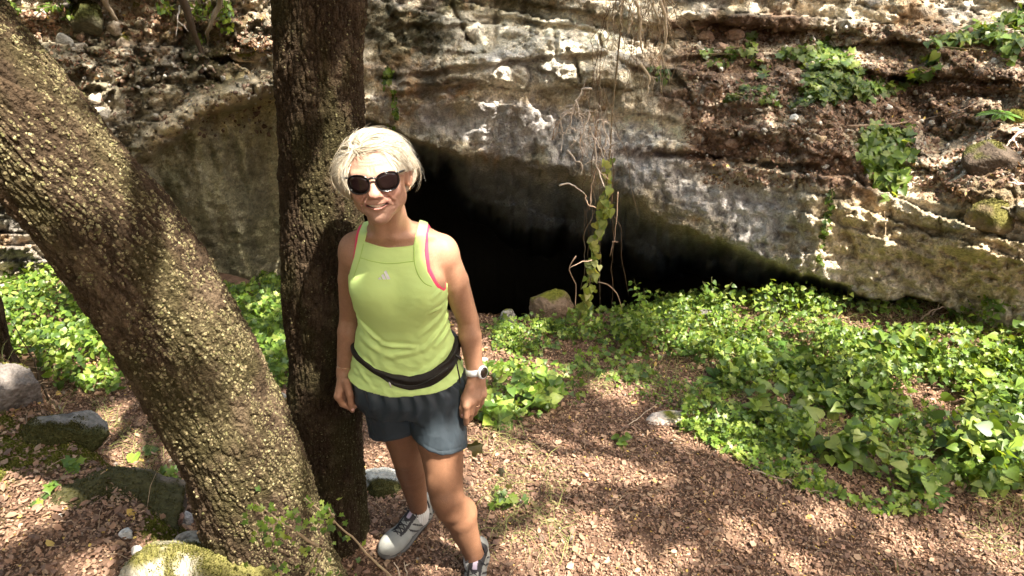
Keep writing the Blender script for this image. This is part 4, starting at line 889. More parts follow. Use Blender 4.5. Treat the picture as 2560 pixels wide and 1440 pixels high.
FAR_AX = [(*U(14, 930, Y=2.5), .06), (*U(6, 880, Y=2.5), .035), (*U(-24, 760, Y=2.5), .032), (*U(-120, 500, Y=2.5), .032), (*U(-260, 200, Y=2.5), .032)]
FAR_AX.append((FAR_AX[-1][0] - .5, 2.6, 4.6, .04))
far = thing("small_tree", "slim dark trunk cut by the left edge of the photo above the pale rock", "tree", FAR_AX[0][:3])
V, F, c, ax3 = trunk_mesh(FAR_AX, 200, 90, 75, .6); mesh_obj("trunk", V.reshape(-1, 3), F, M['bark'], far, np.clip(c * .8, .01, 1).reshape(-1, 3))

# ---------------------------------------------------------------- crowns: unseen leaves overhead, with gaps shaped to place the sun patches
for q in ((1300, 1150, .20), (1150, 1120, .13), (1480, 1150, .16), (1600, 1180, .10), (1250, 1230, .09), (1420, 1330, .13), (1340, 1400, .12), (1540, 1420, .10), (1530, 975, .09), (1350, 930, .13), (1260, 1040, .11), (1300, 840, .12), (1240, 880, .08),
          (960, 1150, .09), (1700, 800, .17), (1850, 800, .24), (2050, 810, .26), (2250, 820, .28), (2480, 830, .30), (2450, 960, .26), (2250, 930, .20), (2100, 880, .16), (1950, 860, .14), (1600, 780, .12), (2540, 1060, .10), (1680, 870, .10), (1820, 900, .10), (1720, 1080, .10), (1800, 1120, .08),
          (2380, 1170, .10), (2050, 1290, .06), (2250, 1350, .07), (2480, 1370, .10), (1850, 1340, .05), (2000, 1410, .05), (1700, 1400, .03),
          (70, 720, .26), (130, 850, .20), (40, 800, .16), (220, 900, .12), (240, 960, .08), (300, 1040, .10), (360, 1120, .12), (60, 1180, .08), (150, 1200, .07), (60, 1300, .06), (430, 1400, .08), (240, 1430, .06), (560, 1420, .09), (400, 1440, .08), (60, 970, .07), (640, 780, .12), (660, 900, .08), (960, 1350, .04), (1100, 1400, .05)):
    lit_ground(*q)
for q in ((2370, 440, .16), (2500, 255, .10), (2545, 340, .10), (60, 60, .14), (160, 90, .10), (320, 20, .08), (640, 110, .12), (250, 270, .07), (1480, 40, .06), (2080, 140, .05), (1420, 120, .07), (1900, 90, .06), (2540, 480, .06), (1600, 120, .05), (1250, 200, .05), (2120, 60, .05)): lit_cliff(*q)
lit_pt(hw((.0, .045, .08)), .115); lit_pt(hw((-.012, -.11, -.02)), .022); lit_pt(SR + [0.01, 0, .02], .07); lit_pt(SL + [-.03, 0, .02], .04); lit_pt(U(1430, 320, Y=3.0), .22); lit_pt(U(1490, 600, Y=2.95), .16); lit_pt(U(1470, 720, Y=2.95), .1); lit_pt(U(1600, 60, Y=3.6), .1)
for px, py, r_ in ((600, 690, .05), (680, 850, .055), (725, 1000, .06), (760, 1150, .06), (790, 1300, .05), (450, 520, .04), (350, 380, .035), (230, 220, .04), (640, 760, .055), (700, 920, .06), (740, 1080, .06), (770, 1220, .055), (640, 1000, .035), (560, 640, .04), (120, 240, .05), (40, 130, .05), (300, 400, .03), (600, 1130, .03)): lit_pt(U(px, py, Y=1.30), r_)
leafV = np.array([[0, -.5, 0], [.30, -.05, .06], [0, .5, -.06], [-.30, -.05, .06]]); leafF = [np.array([[0, 1, 2], [0, 2, 3]])]
LP = np.array([p for p, _ in LIT]); LR = np.array([r for _, r in LIT])
def crown(tree, cx, cy, cz, rx, ry, rz, n, seed, limbs):
    g = np.random.default_rng(seed); P = []
    nc = n // 60; cc_ = g.normal(size=(nc, 3)); cc_ /= np.linalg.norm(cc_, axis=1, keepdims=True); cc_ = cc_ * g.uniform(.15, 1, (nc, 1)) ** .45 * [rx, ry, rz] + [cx, cy, cz]
    P = (cc_[:, None] + g.normal(size=(nc, 60, 3)) * [.33, .33, .20]).reshape(-1, 3)
    P = P[P[:, 2] > 2.9]; P = P[g.random(len(P)) > .45 * sstep(2.6, 3.8, P[:, 1])]
    d = P[:, None, :] - LP[None]; al = d @ SUN; perp = np.linalg.norm(d - al[..., None] * SUN, axis=-1)
    P = P[~((perp < LR[None] * (1 + .35 * np.sin(al * 3 + LP[None, :, 0] * 9)) + .045) & (al > 0)).any(1)]
    for sp_ in (U(955, 715, Y=1.74), U(1000, 790, Y=1.74)) if cx == 1.3 else ():  # extra leaf clusters added up the sun line to shade her chest
        sh_ = sp_ + SUN * 4.2 + g.normal(size=(170, 3)) * [.10, .10, .2]; d = sh_[:, None, :] - LP[None]; al = d @ SUN; perp = np.linalg.norm(d - al[..., None] * SUN, axis=-1); P = np.concatenate([P, sh_[~((perp < LR[None] + .05) & (al > 0)).any(1)]])
    n = len(P); f = g.normal(size=(n, 3)); up = g.normal(size=(n, 3)) * .5 + [0, 0, 1]; R = rotmats(f * [1, 1, .5], up)
    cs = np.array([.055, .10, .022]) * g.uniform(.7, 1.4, (n, 1)) * g.uniform(.85, 1.15, (n, 3)); v, f_, c = instance(leafV, leafF, R, P, g.uniform(.085, .15, n), cs)
    o = mesh_obj("crown", v, f_, M['canopy'], tree, c, smooth=False)
    b = Bag()
    for i in range(limbs):
        q = cc_[g.integers(nc)]; p0 = np.array(tree['top']) ; p0 = p0 + [0, 0, g.uniform(-.3, 0)]
        dq = q - LP; al = dq @ SUN
        limb(b, p0, q, .06, .012, seed + i)
    b.build("branch", M['bark'], tree)
    del tree['top']
lean['top'] = list(LEAN_AX[-1][:3]); stra['top'] = list(STR_AX[-1][:3]); far['top'] = list(FAR_AX[-1][:3])
crown(lean, -2.9, -.2, 5.0, 3.4, 3.6, 1.5, 27000, 1, 6); crown(stra, 1.3, 1.0, 5.6, 4.0, 3.9, 1.5, 46000, 2, 8); crown(far, -2.6, 4.0, 5.6, 2.6, 2.6, 1.3, 9000, 3, 5)

# ---------------------------------------------------------------- boulders and stones
def rock_mesh(c, r, seed, rotz=0., flat=.35, n=64, cuts=7, amp=.14):
    g = np.random.default_rng(seed); m = n * 2
    ph = np.linspace(0.02, math.pi - .02, n); th = np.linspace(0, 2 * math.pi, m, endpoint=False); PH, TH = np.meshgrid(ph, th, indexing='ij')
    d = np.stack([np.sin(PH) * np.cos(TH), np.sin(PH) * np.sin(TH), np.cos(PH)], -1); rr = np.ones(PH.shape)
    for _ in range(cuts):
        nrm = g.normal(size=3); nrm /= np.linalg.norm(nrm); h = g.uniform(.62, .92); q = d @ nrm; rr = np.where(q * rr > h, h / np.maximum(q, 1e-3), rr)
    rr = rr * (1 + amp * fbm(d * 1.6 + seed, 4, seed) + amp * .35 * fbm(d * 7 + seed, 4, seed + 1))
    P = d * rr[..., None] * np.asarray(r); cz, sz = math.cos(rotz), math.sin(rotz); P = P @ np.array([[cz, sz, 0], [-sz, cz, 0], [0, 0, 1]]) + c
    i = np.arange(n - 1)[:, None] * m; j = np.arange(m)[None]; j2 = (j + 1) % m; F = np.stack([i + j, i + m + j, i + m + j2, i + j2], -1).reshape(-1, 4)
    F2 = [np.array([list(range(m))]), np.array([list(range((n - 1) * m, n * m))[::-1]])]
    return P.reshape(-1, 3), [F] + F2, d.reshape(-1, 3)
def rock_col(P, d, base, moss, mossamt, seed, mossdir=(0, 0, 1)):
    a = fbm(P * 9, 4, seed + 50); b_ = fbm(P * 40, 3, seed + 51); c = np.array(base) * (1 + .35 * a + .25 * b_)[:, None]
    c = mix3(c, np.array(base) * .45, sstep(.15, .5, fbm(P * 14, 4, seed + 53)) * .7)
    w = sstep(.35 - mossamt, .60 - mossamt, fbm(P * 7, 4, seed + 52) * .8 + .5 * (d @ np.asarray(mossdir, float)))
    return np.clip(mix3(c, np.array(moss) * np.array([1, 1, 1]), w), .01, .9), w
def moss_tufts(P, w, n, seed, size, cols):
    g = np.random.default_rng(seed); idx = g.choice(len(P), n * 2, p=(w + 1e-6) / (w + 1e-6).sum()); q = P[idx[:n]]; nn = g.normal(size=(n, 3)) * .6 + [0, 0, 1]; nn /= np.linalg.norm(nn, axis=1, keepdims=True)
    tV = np.array([[-.3, 0, 0], [.3, 0, 0], [0, 0, 1.], [0, .3, .55]]); tF = [np.array([[0, 1, 2], [0, 1, 3]])]; x = np.cross(nn, g.normal(size=(n, 3))); x /= np.linalg.norm(x, axis=1, keepdims=True)
    R = np.stack([x, np.cross(nn, x), nn], -1); cs = np.array(cols)[g.integers(0, len(cols), n)] * g.uniform(.7, 1.3, (n, 1)); return instance(tV, tF, R, q, g.uniform(size * .5, size * 1.4, n), cs)
MOSS = (.135, .140, .022)
def boulder(name, label, cat, c, r, seed, base=(.34, .33, .31), mossamt=0., moss=MOSS, rotz=0., group=None, tufts=0, n=64, mossdir=(0, 0, 1), cuts=7, amp=.14):
    P, F, d = rock_mesh(np.array(c), r, seed, rotz, n=n, cuts=cuts, amp=amp); col_, w = rock_col(P, d, base, moss, mossamt, seed, mossdir)
    if not tufts:
        o = mesh_obj(name, P, F, M['stone'], None, col_); tag(o, label, cat, group); return o
    t = thing(name, label, cat, c, group); mesh_obj("stone", P, F, M['stone'], t, col_)
    w2 = w * (d[:, 2] > -.3); v, f, cc_ = moss_tufts(P, w2, tufts, seed, .006, ([(.16, .15, .04), (.11, .11, .025), (.24, .21, .08)] if sum(moss) > .2 else [(.07, .065, .022), (.05, .05, .018), (.10, .09, .03)])); o = mesh_obj("moss", v, f, M['moss'], t, cc_); tag(o, kind="stuff"); return t
gh = lambda px, py: ground_hit(np.array([float(px)]), np.array([float(py)]))[0]
boulder("mossy_rock", "sunlit yellow-green mossy rock at the bottom edge in front of the leaning trunk", "rock", gh(515, 1490) + [0, .02, .03], (.215, .16, .13), 11, base=(.42, .38, .30), mossamt=.28, moss=(.17, .155, .05), tufts=7000, n=90)
boulder("mossy_rock", "pale grey rock with yellow moss on its lower half at the left edge", "rock", gh(40, 1000) + [0, 0, .04], (.105, .11, .115), 12, base=(.19, .165, .15), mossamt=.40, tufts=4200, mossdir=(-.3, -.9, -.2))
boulder("mossy_rock", "dark mossy rock with a pale grey flat top, left of the leaning trunk", "rock", gh(165, 1085) + [0, 0, .0], (.135, .11, .080), 13, base=(.20, .19, .18), mossamt=.50, moss=(.06, .06, .02), tufts=4200, mossdir=(-.2, -.8, -.5))
boulder("mossy_rock", "broad dark mossy ledge rock with litter on top beside the leaning trunk's foot", "rock", gh(290, 1255) + [-.02, 0, -.06], (.26, .17, .10), 14, base=(.15, .12, .10), mossamt=.40, moss=(.06, .055, .022), tufts=4500)
boulder("mossy_rock", "grey rock with dark moss below, between the upright trunk and the woman's shoe", "rock", gh(955, 1225) + [0, .02, .01], (.125, .095, .06), 15, base=(.33, .33, .31), mossamt=.26, moss=(.06, .06, .02), tufts=1800, mossdir=(.1, -1, -.3))
boulder("boulder", "large brown boulder in the shade of the cave mouth", "rock", gh(1372, 800) + [0, .10, .04], (.16, .13, .115), 16, base=(.20, .14, .10), n=56)
boulder("boulder", "small grey stone left of the brown boulder at the cave mouth", "rock", gh(1272, 808) + [0, 0, .03], (.055, .05, .07), 17, base=(.36, .34, .31), mossamt=.1)
boulder("boulder", "long pale stone lying in the leaf litter below the green plants", "rock", gh(1672, 1050) + [0, 0, .0], (.115, .055, .035), 18, base=(.46, .40, .36), rotz=.15, mossamt=-.1)
boulder("boulder", "pale stone among leaves below the cave's right end", "rock", gh(1918, 775) + [0, 0, .05], (.055, .045, .045), 19, base=(.50, .45, .42), mossamt=-.3)
boulder("boulder", "flat dark stone in the plants just right of the hanging ivy", "rock", gh(1775, 790) + [0, 0, .02], (.09, .05, .03), 20, base=(.22, .20, .18), mossamt=-.1)
for (px, py, r_, sd, lab, bs) in ((462, 1312, (.040, .032, .050), 21, "upright bluish-white stone at the left foot of the leaning trunk", (.36, .36, .38)), (425, 1300, (.045, .03, .035), 22, "reddish stone beside the upright white one at the trunk's foot", (.38, .24, .20)),
                                  (318, 1338, (.022, .018, .014), 23, "small white stone in the shaded litter left of the trunk's foot", (.42, .42, .42)), (345, 1384, (.014, .014, .020), 24, "small white stone just above the bottom mossy rock's left end", (.45, .42, .40)),
                                  (478, 1362, (.045, .035, .030), 25, "pale angular stone between trunk foot and bottom mossy rock", (.32, .29, .26)), (1210, 905, (.03, .02, .02), 26, "tiny pale stone in the litter right of the woman's elbow", (.42, .38, .34)), (700, 1000, (.05, .04, .03), 27, "grey stone glimpsed between the two trunks", (.3, .28, .25))):
    boulder("small_stone", lab, "stone", gh(px, py) + [0, 0, r_[2] * .4], r_, sd, base=bs, mossamt=-.5, n=28)
def cliff_block(name, px, py, r_, sd, lab, bs, moss=-.5, tuft=0, grp=None, out=.0, mcol=MOSS):
    return boulder(name, lab, "rock", on_cliff(px, py, out), r_, sd, base=bs, mossamt=moss, n=36, tufts=tuft, group=grp, moss=mcol, cuts=11, amp=.08)
cliff_block("rock_block", 162, 103, (.055, .05, .06), 31, "pale square block in the rubble at the upper left", (.42, .41, .38))
cliff_block("rock_block", 215, 45, (.13, .10, .12), 32, "big green mossy block at the top left of the rubble", (.12, .11, .07), .35, 1500, mcol=(.06, .065, .02))
cliff_block("rock_block", 248, 245, (.06, .06, .035), 33, "upper of two pale flat blocks near the leaning trunk's right edge", (.46, .40, .32))
cliff_block("rock_block", 250, 283, (.07, .06, .04), 34, "lower of two pale flat blocks near the leaning trunk's right edge", (.52, .47, .40))
cliff_block("rock_block", 315, 110, (.07, .07, .06), 35, "tilted block with yellow moss tip in the upper left rubble", (.34, .28, .22), .18, 500)
cliff_block("rock_block", 343, 35, (.05, .05, .07), 36, "small moss-capped rock at the top left", (.22, .17, .12), .2, 500)
cliff_block("rock_block", 635, 130, (.16, .12, .07), 37, "sunlit ledge rock with bright moss left of the upright trunk", (.42, .34, .24), .12, 900)
cliff_block("rock_block", 200, 118, (.045, .05, .035), 38, "pale stone right of the square block in the rubble", (.42, .38, .33))
cliff_block("rock_block", 285, 70, (.07, .06, .05), 39, "pale broken rock between mossy block and moss-capped rock", (.40, .34, .28))
for i, (px, py, s_, lab) in enumerate(((1767, 92, .055, "pinkish block sitting left in the upper rubble pile"), (1839, 88, .06, "pinkish block at the right of the upper rubble pile"), (1803, 120, .045, "small pinkish block lowest in the upper rubble pile"), (1745, 58, .05, "pinkish block topmost in the upper rubble pile"),
                                      (1690, 86, .06, "cream wedge of rock right of the dry hanging vines"), (1885, 190, .04, "brown stone on the slope left of the ivy patch"), (1945, 365, .05, "reddish stone set in the slope above the cave's grey lip"), (1830, 355, .05, "brown stone projecting from the slope above the lip"))):
    cliff_block("rubble_stone", px, py, (s_, s_ * .8, s_ * .7), 50 + i, lab, (.34, .23, .17) if i != 4 else (.46, .38, .28), out=.01)
for i, (px, py, s_, lab) in enumerate(((1989, 292, .030, "white stone on the bank left below the ivy patch"), (2172, 280, .018, "tiny white stone below the ivy patch's right end"), (2222, 269, .024, "white stone right of the ivy patch"), (2064, 414, .024, "white stone on the bank left of the lower ivy clump"),
                                      (2389, 61, .028, "white stone at the top right beside the trailing ivy"), (1917, 147, .036, "white stone at the left of the ivy patch"), (2417, 250, .026, "white stone on the bank left of the bright fern"), (2050, 350, .050, "cream stone standing on the bank left of the lower ivy"))):
    cliff_block("white_stone", px, py, (s_, s_ * .8, s_ * .7), 70 + i, lab, (.62, .62, .60) if i < 7 else (.46, .36, .24), out=.01)
cliff_block("mossy_rock", 2490, 400, (.16, .14, .11), 81, "dark rock with sunlit moss on top at the right edge", (.08, .06, .045), .0, 1200, mcol=(.10, .10, .03))
cliff_block("mossy_rock", 2480, 545, (.12, .10, .10), 82, "dark brown mossy rock under the sunlit leaf ledge at right", (.12, .09, .05), .30, 1500, mcol=(.12, .11, .03))
cliff_block("mossy_rock", 2545, 300, (.07, .07, .06), 83, "golden moss-topped rock under the bright fern at the right edge", (.3, .22, .15), .25, 700)

# ---------------------------------------------------------------- leaf litter
litV = np.array([[0, -.5, 0], [.24, -.2, .06], [.27, .15, .08], [0, .5, -.02], [-.27, .15, .08], [-.24, -.2, .06], [0, 0, -.02]]); litF = [np.array([[6, 0, 1], [6, 1, 2], [6, 2, 3], [6, 3, 4], [6, 4, 5], [6, 5, 0]])]
LC = np.array([(.32, .205, .14), (.25, .15, .10), (.38, .265, .18), (.17, .10, .065), (.27, .18, .125), (.42, .30, .20), (.20, .125, .09), (.33, .21, .15)])
def scatter_litter(P, N, g, smin_, smax_, tilt=.45):
    n = len(P); up = N + g.normal(size=(n, 3)) * tilt; up /= np.linalg.norm(up, axis=1, keepdims=True); f = np.cross(up, g.normal(size=(n, 3))); R = rotmats(f, up)
    S = g.uniform(smin_, smax_, n)[:, None] * np.stack([g.uniform(.6, 1.4, n), np.ones(n), g.uniform(-1.2, 1.8, n)], 1); cs = LC[g.integers(0, len(LC), n)] * g.uniform(.60, 1.25, (n, 1)) * np.array([.90, .84, .81]); yl = g.random(n) < .012; cs[yl] = (.55, .38, .10)
    return instance(litV, litF, R, P, S, cs)
g = np.random.default_rng(77); n = 290000
xy = np.stack([g.uniform(-2.3, 2.9, n), 1.0 + 3.1 * g.beta(1.0, 1.35, n)], 1); zz = ground_z(xy[:, 0], xy[:, 1]); px_, py_ = PX(np.stack([xy[:, 0], xy[:, 1], zz], 1)); k_ = (px_ > -80) & (px_ < 2640) & (py_ > 700) & (py_ < 1520) & (xy[:, 1] < ridge_y(xy[:, 0]) + .3)
xy, zz = xy[k_], zz[k_]; P = np.stack([xy[:, 0], xy[:, 1], zz + .004 + g.uniform(0, .008, len(xy))], 1); e = .02
N = np.stack([-(ground_z(xy[:, 0] + e, xy[:, 1]) - zz) / e, -(ground_z(xy[:, 0], xy[:, 1] + e) - zz) / e, np.ones(len(xy))], 1); N /= np.linalg.norm(N, axis=1, keepdims=True)
sz = np.where(mound_sd(xy[:, 0], xy[:, 1]) > -.1, 1.25, .9) * np.where(xy[:, 0] > -.5, 1, 1.05)
moss_here = (fbm(np.stack([xy[:, 0], xy[:, 1], xy[:, 0] * 0], 1) * 3.2, 4, 77) > .05) & (mound_sd(xy[:, 0], xy[:, 1]) > .02) & (xy[:, 0] < -.2); kk = ~(moss_here & (g.random(len(xy)) < .75))
v, f, c = scatter_litter(P[kk], N[kk], g, .0058, .0155, .40); v2_, f2_, c2_ = scatter_litter(P[kk][:7000] + [0, 0, .006], N[kk][:7000], g, .020, .036, .4); Bl = Bag(); [Bl.add(a_, b_9, d_9) for a_, b_9, d_9 in ((v, f, c), (v2_, f2_, c2_))]; v = np.concatenate(Bl.V); c = np.concatenate(Bl.C); f = [np.concatenate(z_) for z_ in Bl.F.values()]
tag(mesh_obj("leaf_litter", v, f, M['litter'], None, c), kind="stuff")
mo = moss_here & (xy[:, 1] < 3); xm = xy[mo]; reps = np.repeat(xm, 8, 0) + g.normal(0, .012, (len(xm) * 8, 2)); Pm_ = np.stack([reps[:, 0], reps[:, 1], ground_z(reps[:, 0], reps[:, 1])], 1)
v, f, c = moss_tufts(Pm_, np.ones(len(Pm_)), min(len(Pm_), 40000), 5, .008, [(.14, .15, .025), (.10, .11, .02), (.20, .19, .05)]); tag(mesh_obj("ground_moss", v, f, M['moss'], None, c), kind="stuff")
# litter lying on the rock slope at the upper right and on ledges
pts = []; nrm = []; 
while len(pts) < 10000:
    px, py = g.uniform(1640, 2640), g.uniform(20, 560); i = int(np.clip(round((px - us[0]) / 4.5), 4, nU - 5)); j = int(np.argmin(np.abs(vs - py)))
    if bank[i, j] < .3 and not (2300 < px < 2440 and 380 < py < 500): 
        continue
    nn = cliff_normal(px, py, 2)
    if g.random() > (1.0 if (2290 < px < 2450 and 385 < py < 495) else .5 + 1.1 * max(nn[2], 0)): continue
    pts.append(on_cliff(px + 0, py + 0, .006) + g.normal(0, .006, 3)); nrm.append(nn)
v, f, c = scatter_litter(np.array(pts), np.array(nrm), g, .012, .030); tag(mesh_obj("slope_litter", v, f, M['litter'], None, c * .75), kind="stuff")
pts = []; nrm = []
for px, py, sx, sy, m_ in ((60, 70, 90, 50, 700), (230, 150, 120, 60, 300), (640, 115, 60, 25, 300), (420, 40, 160, 40, 500)):
    for _ in range(m_):
        a_, b_4 = px + g.normal() * sx * .6, py + g.normal() * sy * .6; pts.append(on_cliff(a_, b_4, .006)); nrm.append(cliff_normal(a_, b_4, 2))
v, f, c = scatter_litter(np.array(pts), np.array(nrm), g, .018, .036); tag(mesh_obj("rubble_litter", v, f, M['litter'], None, c), kind="stuff")

def debris(name, pts, nrm, smin_, smax_, seed, cols):
    g = np.random.default_rng(seed); P, Fq, d = rock_mesh(np.zeros(3), (1, 1, 1), 3, n=7, cuts=9, amp=.1); n = len(pts); R = np.linalg.qr(g.normal(size=(n, 3, 3)))[0]
    S = (g.beta(1, 4, n) * (smax_ - smin_) + smin_)[:, None] * g.uniform(.5, 1.2, (n, 3)); cs = np.array(cols)[g.integers(0, len(cols), n)] * g.uniform(.6, 1.2, (n, 1))
    v, f, c = instance(P, [Fq[0]], R, np.array(pts), S, cs); return tag(mesh_obj(name, v, f, M['stone'], None, c), kind="stuff")
pts = []
while len(pts) < 2600:
    if g.random() < .7: px, py = g.uniform(1640, 2600), g.uniform(20, 540)
    else: px, py = g.uniform(60, 680), g.uniform(0, 340)
    i = int(np.clip(round((px - us[0]) / 4.5), 4, nU - 5)); j = int(np.argmin(np.abs(vs - py)))
    if px > 700 and bank[i, j] < .3: continue
    pts.append(on_cliff(px, py, .002))
debris("rock_debris", pts, None, .005, .034, 41, [(.30, .21, .16), (.22, .15, .11), (.42, .36, .28), (.18, .12, .09), (.5, .47, .42)])
q_ = np.stack([g.uniform(-2.2, 2.7, 500), g.uniform(1.1, 3.8, 500)], 1); debris("pebbles", np.c_[q_, ground_z(q_[:, 0], q_[:, 1]) + .006], None, .003, .018, 42, [(.35, .30, .25), (.45, .42, .38), (.22, .18, .15)])

# ---------------------------------------------------------------- green plants
def leaf_shape(kind):
    if kind == 'heart': o = [(0, 0), (.22, -.16), (.48, -.08), (.56, .18), (.42, .50), (.20, .80), (0, 1.06)]
    elif kind == 'ivy': o = [(0, 0), (.26, -.18), (.60, -.02), (.34, .26), (.62, .58), (.22, .62), (0, 1.08)]
    else: o = [(0, 0), (.20, .12), (.30, .34), (.32, .55), (.24, .78), (.12, .94), (0, 1.05)]
    o = np.array(o); n = len(o); mid = np.stack([np.zeros(n), np.linspace(0, 1.0, n) * 1.0], 1); mid[-1] = o[-1]; V = []
    def z(x, y): return .22 * abs(x) - .28 * max(y - .25, 0) ** 1.5
    for x, y in mid: V.append((x, y, z(0, y)))
    for x, y in o[1:-1]: V.append((x, y, z(x, y)))
    for x, y in o[1:-1]: V.append((-x, y, z(x, y)))
    tr = []; q = []
    a = n; b = n + n - 2
    for i in range(n - 3):
        q.append((1 + i, a + i, a + i + 1, 2 + i)); q.append((1 + i, 2 + i, b + i + 1, b + i))
    tr += [(0, a, 1), (0, 1, b), (n - 2, a + n - 3, n - 1), (n - 2, n - 1, b + n - 3)]
    return np.array(V), [np.array(q), np.array(tr)]
LEAF = {k: leaf_shape(k) for k in ('heart', 'ivy', 'oval')}
G1 = np.array([(.115, .19, .028), (.15, .24, .035), (.085, .15, .026), (.20, .28, .045), (.07, .125, .030), (.24, .30, .07)])
def leaves(P, g, size, kind='heart', tilt=.55, pal=G1, bright=1.0, N=None, out=None):
    n = len(P); up = (N if N is not None else np.array([0, -.25, 1.])) + g.normal(size=(n, 3)) * tilt; up = up / np.linalg.norm(up, axis=1, keepdims=True)
    f = g.normal(size=(n, 3)) * [1, 1, .25] + np.array([0, -.5, -.15]);
    if out is not None: f = f * .5 + out
    f = f - (f * up).sum(1, keepdims=True) * up; R = rotmats(f, up); S = (size if np.ndim(size) else np.full(n, size)) * 1.0
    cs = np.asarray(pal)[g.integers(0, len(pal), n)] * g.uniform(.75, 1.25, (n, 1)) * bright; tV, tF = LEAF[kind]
    return instance(tV, tF, R, P, np.stack([S * g.uniform(.85, 1.1, n), S, S * g.uniform(.4, 1.8, n)], 1), cs)
def stems(bag, A, Bp, rad=.0010, col_=(.10, .13, .04), step=1):
    for a, b in zip(A[::step], Bp[::step]):
        m_ = (a + b) / 2 + np.array([0, 0, .15 * np.linalg.norm(b - a)]); v, f = tube([a, m_, b], [rad * 1.3, rad, rad * .7], 3, False); bag.add(v, f, col_)
def in_poly(px, py, P): return poly_sd(np.asarray(px, float), np.asarray(py, float), P) < 0
def cover(name, poly, n, size, hgt, seed, kind='heart', tilt=.5, pal=G1, dens=None, stemstep=6):
    g = np.random.default_rng(seed); poly = np.array(poly, float); c_ = ground_hit(poly[:, 0], poly[:, 1]); lo, hi = c_.min(0) - .05, c_.max(0) + .05
    out = []; tot = 0
    while tot < n:
        q = np.stack([g.uniform(lo[0], hi[0], 4000), g.uniform(lo[1], hi[1], 4000)], 1); z = ground_z(q[:, 0], q[:, 1]); a, b = PX(np.stack([q[:, 0], q[:, 1], z], 1))
        k = in_poly(a, b, poly) & (fbm(np.stack([q[:, 0], q[:, 1], q[:, 0] * 0], 1) * 3.5, 3, seed) > (dens if dens is not None else -.5) + g.normal(0, .12, 4000)); q = np.c_[q, z][k]; out.append(q); tot += len(q)
        if len(out) > 400: break
    q = np.concatenate(out)[:n]; n = len(q); hmap = .5 + .9 * sstep(-.3, .4, fbm(q * np.array([2.6, 2.6, 0]), 3, seed + 9)); h = hgt * hmap * g.beta(1.6, 1.3, n); P = q + np.stack([g.normal(0, .01, n), g.normal(0, .01, n), h], 1)
    S = g.uniform(size[0], size[1], n); v, f, c = leaves(P, g, S, kind, tilt, pal); b = Bag(); 
    for ff in f: pass
    b.V.append(v); b.C.append(c); [b.F.setdefault(ff.shape[1], []).append(ff) for ff in f]; b.n = len(v)
    stems(b, q + g.normal(0, .02, (n, 3)) * [1, 1, 0], P, .0009, (.09, .11, .035), stemstep)
    return tag(b.build(name, M['leaf']), kind="stuff")
cover("ground_cover", [(1540, 800), (1640, 775), (1900, 775), (2100, 770), (2300, 775), (2700, 740), (2700, 960), (2300, 960), (1900, 960), (1780, 920), (1600, 890), (1530, 850)], 9500, (.011, .032), .15, 101, 'heart', .7, dens=-.05)
cover("ground_cover", [(1800, 930), (2100, 900), (2700, 900), (2700, 1240), (2420, 1270), (2330, 1240), (2150, 1180), (1950, 1120), (1880, 1060), (1790, 990)], 2400, (.024, .062), .17, 102, 'heart', .55, dens=-.02)
cover("ground_cover", [(1700, 850), (2700, 820), (2700, 1000), (1850, 1000), (1750, 950)], 2600, (.012, .036), .16, 111, 'ivy', .7, dens=-.05)
cover("ground_cover", [(1500, 960), (1700, 900), (1800, 1000), (1720, 1030), (1600, 1010)], 500, (.010, .026), .05, 112, 'oval', .7, dens=-.1)
cover("ground_cover", [(1800, 930), (2700, 850), (2700, 1240), (2420, 1290), (2150, 1200), (1950, 1140), (1700, 1090), (1700, 1020), (1790, 1000)], 3600, (.012, .030), .12, 103, 'ivy', .7, dens=-.02)
cover("ground_cover", [(1200, 800), (1330, 830), (1560, 800), (1600, 880), (1500, 940), (1300, 900), (1200, 860)], 2400, (.010, .026), .06, 104, 'oval', .7, dens=.0)
cover("ground_cover", [(1230, 820), (1560, 800), (1640, 880), (1620, 960), (1500, 960), (1400, 900), (1230, 880)], 600, (.016, .034), .08, 109, 'ivy', .6, dens=-.1)
cover("ground_cover", [(1215, 930), (1300, 900), (1440, 930), (1470, 1000), (1330, 1060), (1225, 1050)], 500, (.014, .034), .07, 110, 'heart', .6, dens=-.2)
cover("ground_cover", [(-120, 640), (120, 700), (260, 800), (330, 920), (300, 985), (150, 990), (90, 900), (-120, 880)], 3600, (.022, .050), .14, 105, 'oval', .5, pal=G1 * 1.1)
cover("ground_cover", [(560, 720), (740, 715), (740, 960), (700, 990), (620, 880)], 2200, (.018, .042), .12, 106, 'ivy', .55, pal=G1 * 1.1)
cover("ground_cover", [(1690, 1020), (1830, 1010), (1960, 1120), (2200, 1210), (2350, 1290), (2200, 1290), (1950, 1210), (1800, 1130), (1700, 1080)], 900, (.015, .035), .07, 107, 'ivy', .6, dens=0, pal=G1 * 1.15)
cover("ground_cover", [(1240, 700), (1900, 720), (2300, 740), (2300, 790), (1900, 790), (1600, 790), (1300, 800)], 1500, (.016, .035), .10, 108, 'heart', .6)

